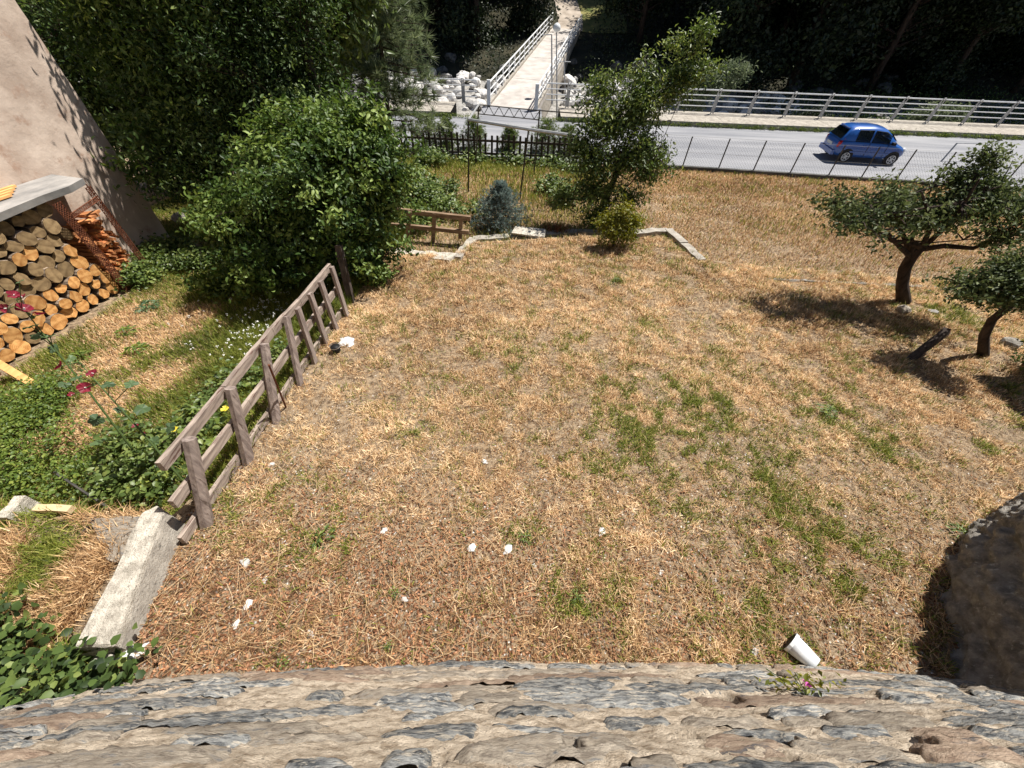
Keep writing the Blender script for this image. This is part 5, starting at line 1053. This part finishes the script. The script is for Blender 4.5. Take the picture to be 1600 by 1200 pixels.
# weed clumps with separate rosettes
for k, (px, py, r, lab) in enumerate(((235, 482, .26, 'broad leaved green weed nearest to the shrub shade in the garden'), (200, 522, .2, 'low green weed rosette in the dry patch of the garden'), (215, 552, .24, 'green weed clump below the dry patch of the garden'), (128, 560, .2, 'small green weed beside the foot of the big firewood stack'), (820, 842, .09, 'small green weed on the near dry lawn left of the centre'), (505, 842, .14, 'dark green weed patch on the lawn right of the concrete block'), (962, 440, .11, 'single green tuft on the far part of the dry lawn'), (618, 928, .06, 'tiny bright green sprout near the middle of the house wall'), (608, 1010, .05, 'tiny green sprout at the foot of the stone house wall'), (445, 1035, .05, 'little yellow green sprout at the wall foot left of the centre'), (1495, 835, .13, 'creeping green weed beside the rough side wall'), (1290, 645, .16, 'pale green weed patch on the right of the lawn'), (900, 935, .08, 'pair of small green sprouts among the litter'))):
    p = atg(px, py); n = 60 if r > .15 else 40; a = rng.uniform(0, 6.283, n); q = r*rng.uniform(.15, .9, n); D = np.stack([np.cos(a), np.sin(a), rng.uniform(.1, .5, n)], 1)
    P = np.stack([q*np.cos(a), q*np.sin(a), r*.5*(1-q/r)+.02+rng.random(n)*.03], 1); o = link('weed', leaves_mesh('weed', P, r*.45, .32, jit=.35, up=.8, dirs=D), M['cover' if k != 0 else 'holly']); o.location = p; tag(o, lab, 'weed')
cover('ivy', 'dark green ivy leaves climbing at the lower left corner of the house wall', [(60, 1085, .33), (20, 1090, .3), (110, 1080, .3), (150, 1085, .2), (20, 1040, .3), (40, 1020, .25), (10, 980, .2), (200, 1065, .12)], 0, 9, .066, 'ivy', .25, 'ivy', sp=.09, aspect=.85, dens=22)
# dry tuft on kerb
p = atg(868, 362, .1); n = 160; o = link('dry_tuft', blades_mesh('dry_tuft', rng.normal(size=n)*.22, rng.normal(size=n)*.08, np.zeros(n), rng.uniform(.15, .4, n), np.full(n, .014), .7, rng.uniform(.0, .45, n)), M['litter']); o.location = p; tag(o, 'reddish dry tuft of old stalks on the far kerb wall', 'dry plant', kind='stuff')
# tiny white flowers
wf = []
for px, py, r, n in ((410, 500, .5, 45), (400, 530, .35, 25), (430, 480, .35, 20), (370, 560, .3, 12), (395, 575, .2, 8), (500, 470, .25, 10), (310, 555, .1, 4), (340, 500, .8, 14)):
    p = atg(px, py)
    for k in range(n): a = random.uniform(0, 6.28); q = r*math.sqrt(random.random()); x = p.x+q*math.cos(a); y = p.y+q*math.sin(a); wf.append((x, y, g1(x, y)+random.uniform(.1, .3)))
wf = np.array(wf); wf = wf[wf[:, 0] < -3.15]; P = np.repeat(wf, 5, 0)+rng.normal(size=(len(wf)*5, 3))*.012
o = link('white_flowers', leaves_mesh('white_flowers', P, .022, .8, jit=.4, up=1), M['white_petal']); tag(o, 'tiny white wildflowers in the garden grass left of the fence', 'flowers', kind='stuff')
for px, py in ((262, 585), (228, 578), (185, 590), (355, 560)):
    pass
# hollyhocks
def flower_mesh(r, m, name='flower'):
    m_ = MB(); n = 5; seg = 4; vs = [(0, 0, 0)]; fs = []
    for p in range(n):
        for s_ in range(seg+1):
            a = (p+s_/seg*1.08)/n*2*math.pi; rr = r*(.82+.18*math.sin(s_/seg*math.pi))*random.uniform(.9, 1.08)
            vs.append((rr*math.cos(a), rr*math.sin(a), r*.35+random.uniform(-.1, .12)*r+.012*(p % 2)))
            vs.append((rr*.5*math.cos(a), rr*.5*math.sin(a), r*.12+.008*(p % 2)))
        b0 = 1+p*(seg+1)*2
        for s_ in range(seg):
            o_ = b0+2*s_; fs += [(o_+1, o_, o_+2, o_+3), (0, o_+1, o_+3)]
    m_.add(vs, fs); return m_
def biglobed(r):
    m_ = MB(); n = 20; vs = [(0, 0, 0)]
    for k in range(n):
        a = 2*math.pi*k/n; rr = r*(.78+.22*abs(math.cos(a*2.5)))*random.uniform(.93, 1.07)*(1 if 1 < k < n-1 else .55); vs.append((rr*math.cos(a), rr*math.sin(a), .1*r*math.sin(5*a)-.12*r*random.random()))
    m_.add(vs, [(0, 1+k, 1+(k+1) % n) for k in range(n)]); return m_
def tonefy(o, v):
    a = o.data.attributes.new('tone', 'FLOAT', 'FACE'); a.data.foreach_set('value', np.clip(v+rng.normal(size=len(o.data.polygons))*.12, 0, 1).astype(np.float32))
def hollyhock(base, top, label, flowers, leaves, seed):
    random.seed(seed); t = thing('hollyhock', label, 'flower', base); b = Vector(base); tp = Vector(top); ln = (tp-b).length; md = b.lerp(tp, .5)+Vector((.03, 0, .05))
    MB().tube([b, b.lerp(md, .5), md, md.lerp(tp, .5), tp], [.013, .012, .010, .007, .004], 6).build('stem', M['stem'], t, True)
    for (f, off, r) in flowers:
        p = b.lerp(tp, f)+Vector(off); o = flower_mesh(r, None).build('flower', M['red_petal'], t, local=True); o.location = p-b; o.rotation_euler = (random.uniform(-.9, .1), random.uniform(-.4, .7), random.uniform(0, 6)); tonefy(o, .5)
        c = MB(); c.tube([(0, 0, .0), (0, 0, r*.4)], [r*.16, r*.07], 6); c.build('flower_centre', M['white_petal'], o, local=True)
        MB().tube([b.lerp(tp, f), p], .005, 4).build('flower_stalk', M['stem'], t)
    for (f, off, r) in leaves:
        p = b.lerp(tp, f)+Vector(off); o = biglobed(r).build('leaf', M['holly'], t, local=True); o.location = p-b; o.rotation_euler = (random.uniform(-.5, .5), random.uniform(-.4, .5), random.uniform(0, 6)); tonefy(o, random.uniform(.2, .9))
        MB().tube([b.lerp(tp, max(0, f-.05)), p], .0045, 4, cap=False).build('leaf_stalk', M['stem'], t)
    for k in range(6):
        p = b.lerp(tp, .86+.14*k/6)+Vector([random.uniform(-.04, .04) for _ in range(3)]); c = MB(); c.tube([p, p+Vector((0, 0, .03))], [.016, .006], 6); c.build('bud', M['stem'], t)
def offv(px, py, y, base_pt): return aty(px, py, y)-base_pt
hb = atg(268, 790); hb = Vector((-3.75, 2.0, g1(-3.75, 2.0)))
def line(b, tp, f): return Vector(b).lerp(Vector(tp), f)
# the tall stalk runs from the fence foot up towards the firewood
ht = aty(118, 560, 2.75)
def mk(b, tp, spec, y):
    out = []
    for px, py, r in spec:
        p = aty(px, py, y); d = tp-b; f = max(.05, min(.98, (p-b).dot(d)/d.dot(d))); q = b.lerp(tp, f); out.append((f, tuple(p-q), r))
    return out
fl = mk(hb, ht, [(134, 606, .062), (96, 572, .06), (146, 584, .05), (112, 618, .035), (212, 667, .04), (228, 678, .03)], 2.6)
lv = mk(hb, ht, [(170, 600, .07), (150, 655, .085), (205, 600, .06), (152, 690, .085), (222, 638, .09), (118, 590, .055), (185, 640, .05), (240, 690, .08), (265, 668, .07), (225, 720, .08), (180, 745, .07)], 2.5)
hollyhock(hb, ht, 'hollyhock with open crimson flowers on a long stalk beside the near fence end', fl, lv, 3)
hb2 = Vector((-4.6, 2.35, g1(-4.6, 2.35))); ht2 = aty(15, 455, 3.2)
fl = mk(hb2, ht2, [(38, 484, .07), (22, 462, .05), (10, 482, .05), (62, 492, .05), (35, 465, .04)], 3.1)
lv = mk(hb2, ht2, [(48, 510, .07), (60, 525, .07), (82, 545, .06), (78, 525, .05), (100, 600, .06), (110, 560, .05), (30, 440, .04)], 3.0)
hollyhock(hb2, ht2, 'hollyhock with dark crimson flowers against the firewood at the left edge', fl, lv, 5)
random.seed(12)
# squash-like big leaves under the fence
t = thing('squash_plant', 'broad leaved plant with yellow flowers under the wooden fence', 'plant', atg(270, 740))
for px, py, r, dz in ((285, 678, .11, .35), (262, 700, .10, .3), (215, 755, .12, .25), (250, 745, .10, .25), (345, 655, .08, .25), (330, 690, .08, .2), (200, 720, .09, .3), (385, 600, .06, .2), (300, 640, .08, .3), (235, 775, .08, .15), (275, 655, .07, .35)):
    p = atg(px, py, dz); o = biglobed(r).build('leaf', M['cover'], t, local=True); o.location = p-WL[t.name]; o.rotation_euler = (random.uniform(-.4, .4), random.uniform(-.4, .4), random.uniform(0, 6)); tonefy(o, random.uniform(.4, 1)); q = Vector((p.x, p.y, g1(p.x, p.y))); MB().tube([q, p], .005, 4, cap=False).build('leaf_stalk', M['stem'], t)
for px, py in ((272, 672), (352, 640)):
    p = atg(px, py, .4); o = flower_mesh(.05, None).build('flower', M['yellow_petal'], t, local=True); o.location = p-WL[t.name]; tonefy(o, .5)
# plant with a pink flower rooted in the stone wall
def atwall(px, py):
    r = ray(px, py); t = 3.
    for _ in range(60): p = Vector((r[0]*t, r[1]*t, CH+r[2]*t)); t += (float(wall_y(p.x, p.z))-p.y)/(r[1]+.24*r[2]*1.0)*.7
    return p
wp = hit(1262, 1088); t = thing('wall_plant', 'small plant with a pink flower rooted in the stone house wall', 'plant', wp)
n = 90; P = rng.normal(size=(n, 3))*np.array([.10, .03, .07])+np.array([0, .06, .0]); link('foliage', leaves_mesh('foliage', P, .04, .5, nrm=np.array([[0, 1.5, 0]])), M['gold'], t)
o = flower_mesh(.024, None).build('flower', M['pink_petal'], t, local=True); o.location = (.03, .05, -.02); o.rotation_euler = (-.7, 0, 0); tonefy(o, .5)
for k in range(5): MB().tube([(0, 0, 0), (random.uniform(-.15, .15), random.uniform(.06, .14), random.uniform(-.1, .12))], .003, 4, cap=False).build('stem', M['stem'], t, local=True)

# ================================================================ SMALL LITTER
b = atg(527, 550); t = thing('black_pot', 'small black plastic plant pot on the lawn near the fence', 'pot', b)
MB().tube([b+Vector((0, 0, z)) for z in (0, .12)], [.055, .075], 14).build('body', M['black'], t, True); MB().tube([b+Vector((0, 0, .118)), b+Vector((0, 0, .135))], [.085, .085], 14, cap=False).build('rim', M['galv'], t)
def crumple(px, py, s, label, m='white', flat=.4, cat='paper', nm='crumpled_paper', sc=(1.4, 1)):
    import bmesh
    bm = bmesh.new(); bmesh.ops.create_icosphere(bm, subdivisions=2, radius=s); 
    for v in bm.verts: v.co = Vector((v.co.x*sc[0], v.co.y*sc[1], v.co.z*flat))*random.uniform(.65, 1.2)
    me = bpy.data.meshes.new(nm); bm.to_mesh(me); bm.free(); o = link(nm, me, M[m]); o.location = atg(px, py)+Vector((0, 0, s*flat*.7)); o.rotation_euler.z = random.uniform(0, 6); return tag(o, label, cat)
crumple(541, 535, .10, 'crumpled white paper lying beside the black plant pot'); crumple(549, 540, .05, 'small white paper scrap right of the black plant pot')
o = crumple(205, 1022, .07, 'crumpled white plastic scrap at the foot of the concrete block', sc=(1.9, .8)); o.rotation_euler.z = .5
for k, (px, py, s, lab) in enumerate(((757, 722, .035, 'white petal shaped scrap in the middle of the dry lawn'), (738, 856, .05, 'white crumpled flake left of a similar flake on the near lawn'), (793, 860, .05, 'white crumpled flake right of a similar flake on the near lawn'), (940, 832, .045, 'long white flake lying on the near lawn right of the pair of flakes'), (833, 885, .03, 'small white stone just below the pair of flakes'), (445, 850, .035, 'white pebble on the lawn right of the dark weed patch'), (383, 880, .05, 'larger whitish stone on the lawn right of the concrete block'), (415, 907, .03, 'round white pebble in the litter right of the concrete block'), (388, 945, .04, 'flat pale stone in the red brown litter'), (485, 992, .035, 'white pebble on the litter near the house wall left part'), (632, 937, .03, 'white pebble beside the tiny bright green sprout'), (600, 830, .035, 'white flake high on the near lawn left of the centre'), (425, 726, .035, 'white pebble on the lawn just right of the fence'), (1178, 1018, .04, 'small white scrap left of the overturned white pot'), (948, 955, .03, 'white pebble right of the small green sprouts'), (1033, 895, .03, 'pale pebble on the near lawn right of the middle'), (852, 750, .02, 'tiny white pebble near the centre of the lawn'), (370, 975, .035, 'whitish stone in the litter above the plastic scrap'))):
    crumple(px, py, s*.8, lab, 'white' if k < 4 else 'boulder', .45, 'scrap' if k < 4 else 'pebble', 'white_flake' if k < 4 else 'pebble')
b = atg(1252, 1018, .07); t = thing('white_pot', 'overturned white plastic pot lying at the foot of the stone wall', 'pot', b)
d = (atg(1270, 1030, .07)-atg(1240, 1003, .07)).normalized(); o_ = b-d*.09
MB().tube([o_, o_+d*.10, o_+d*.2], [.085, .074, .06], 16).build('body', M['pot'], t, True); MB().tube([o_-d*.004, o_+d*.022], [.092, .09], 16, cap=False).build('rim', M['pot'], t); MB().tube([o_-d*.006, o_-d*.003], [.078, .078], 16).build('opening_shade', M['black'], t)  # black disc put in for the shade inside the pot mouth
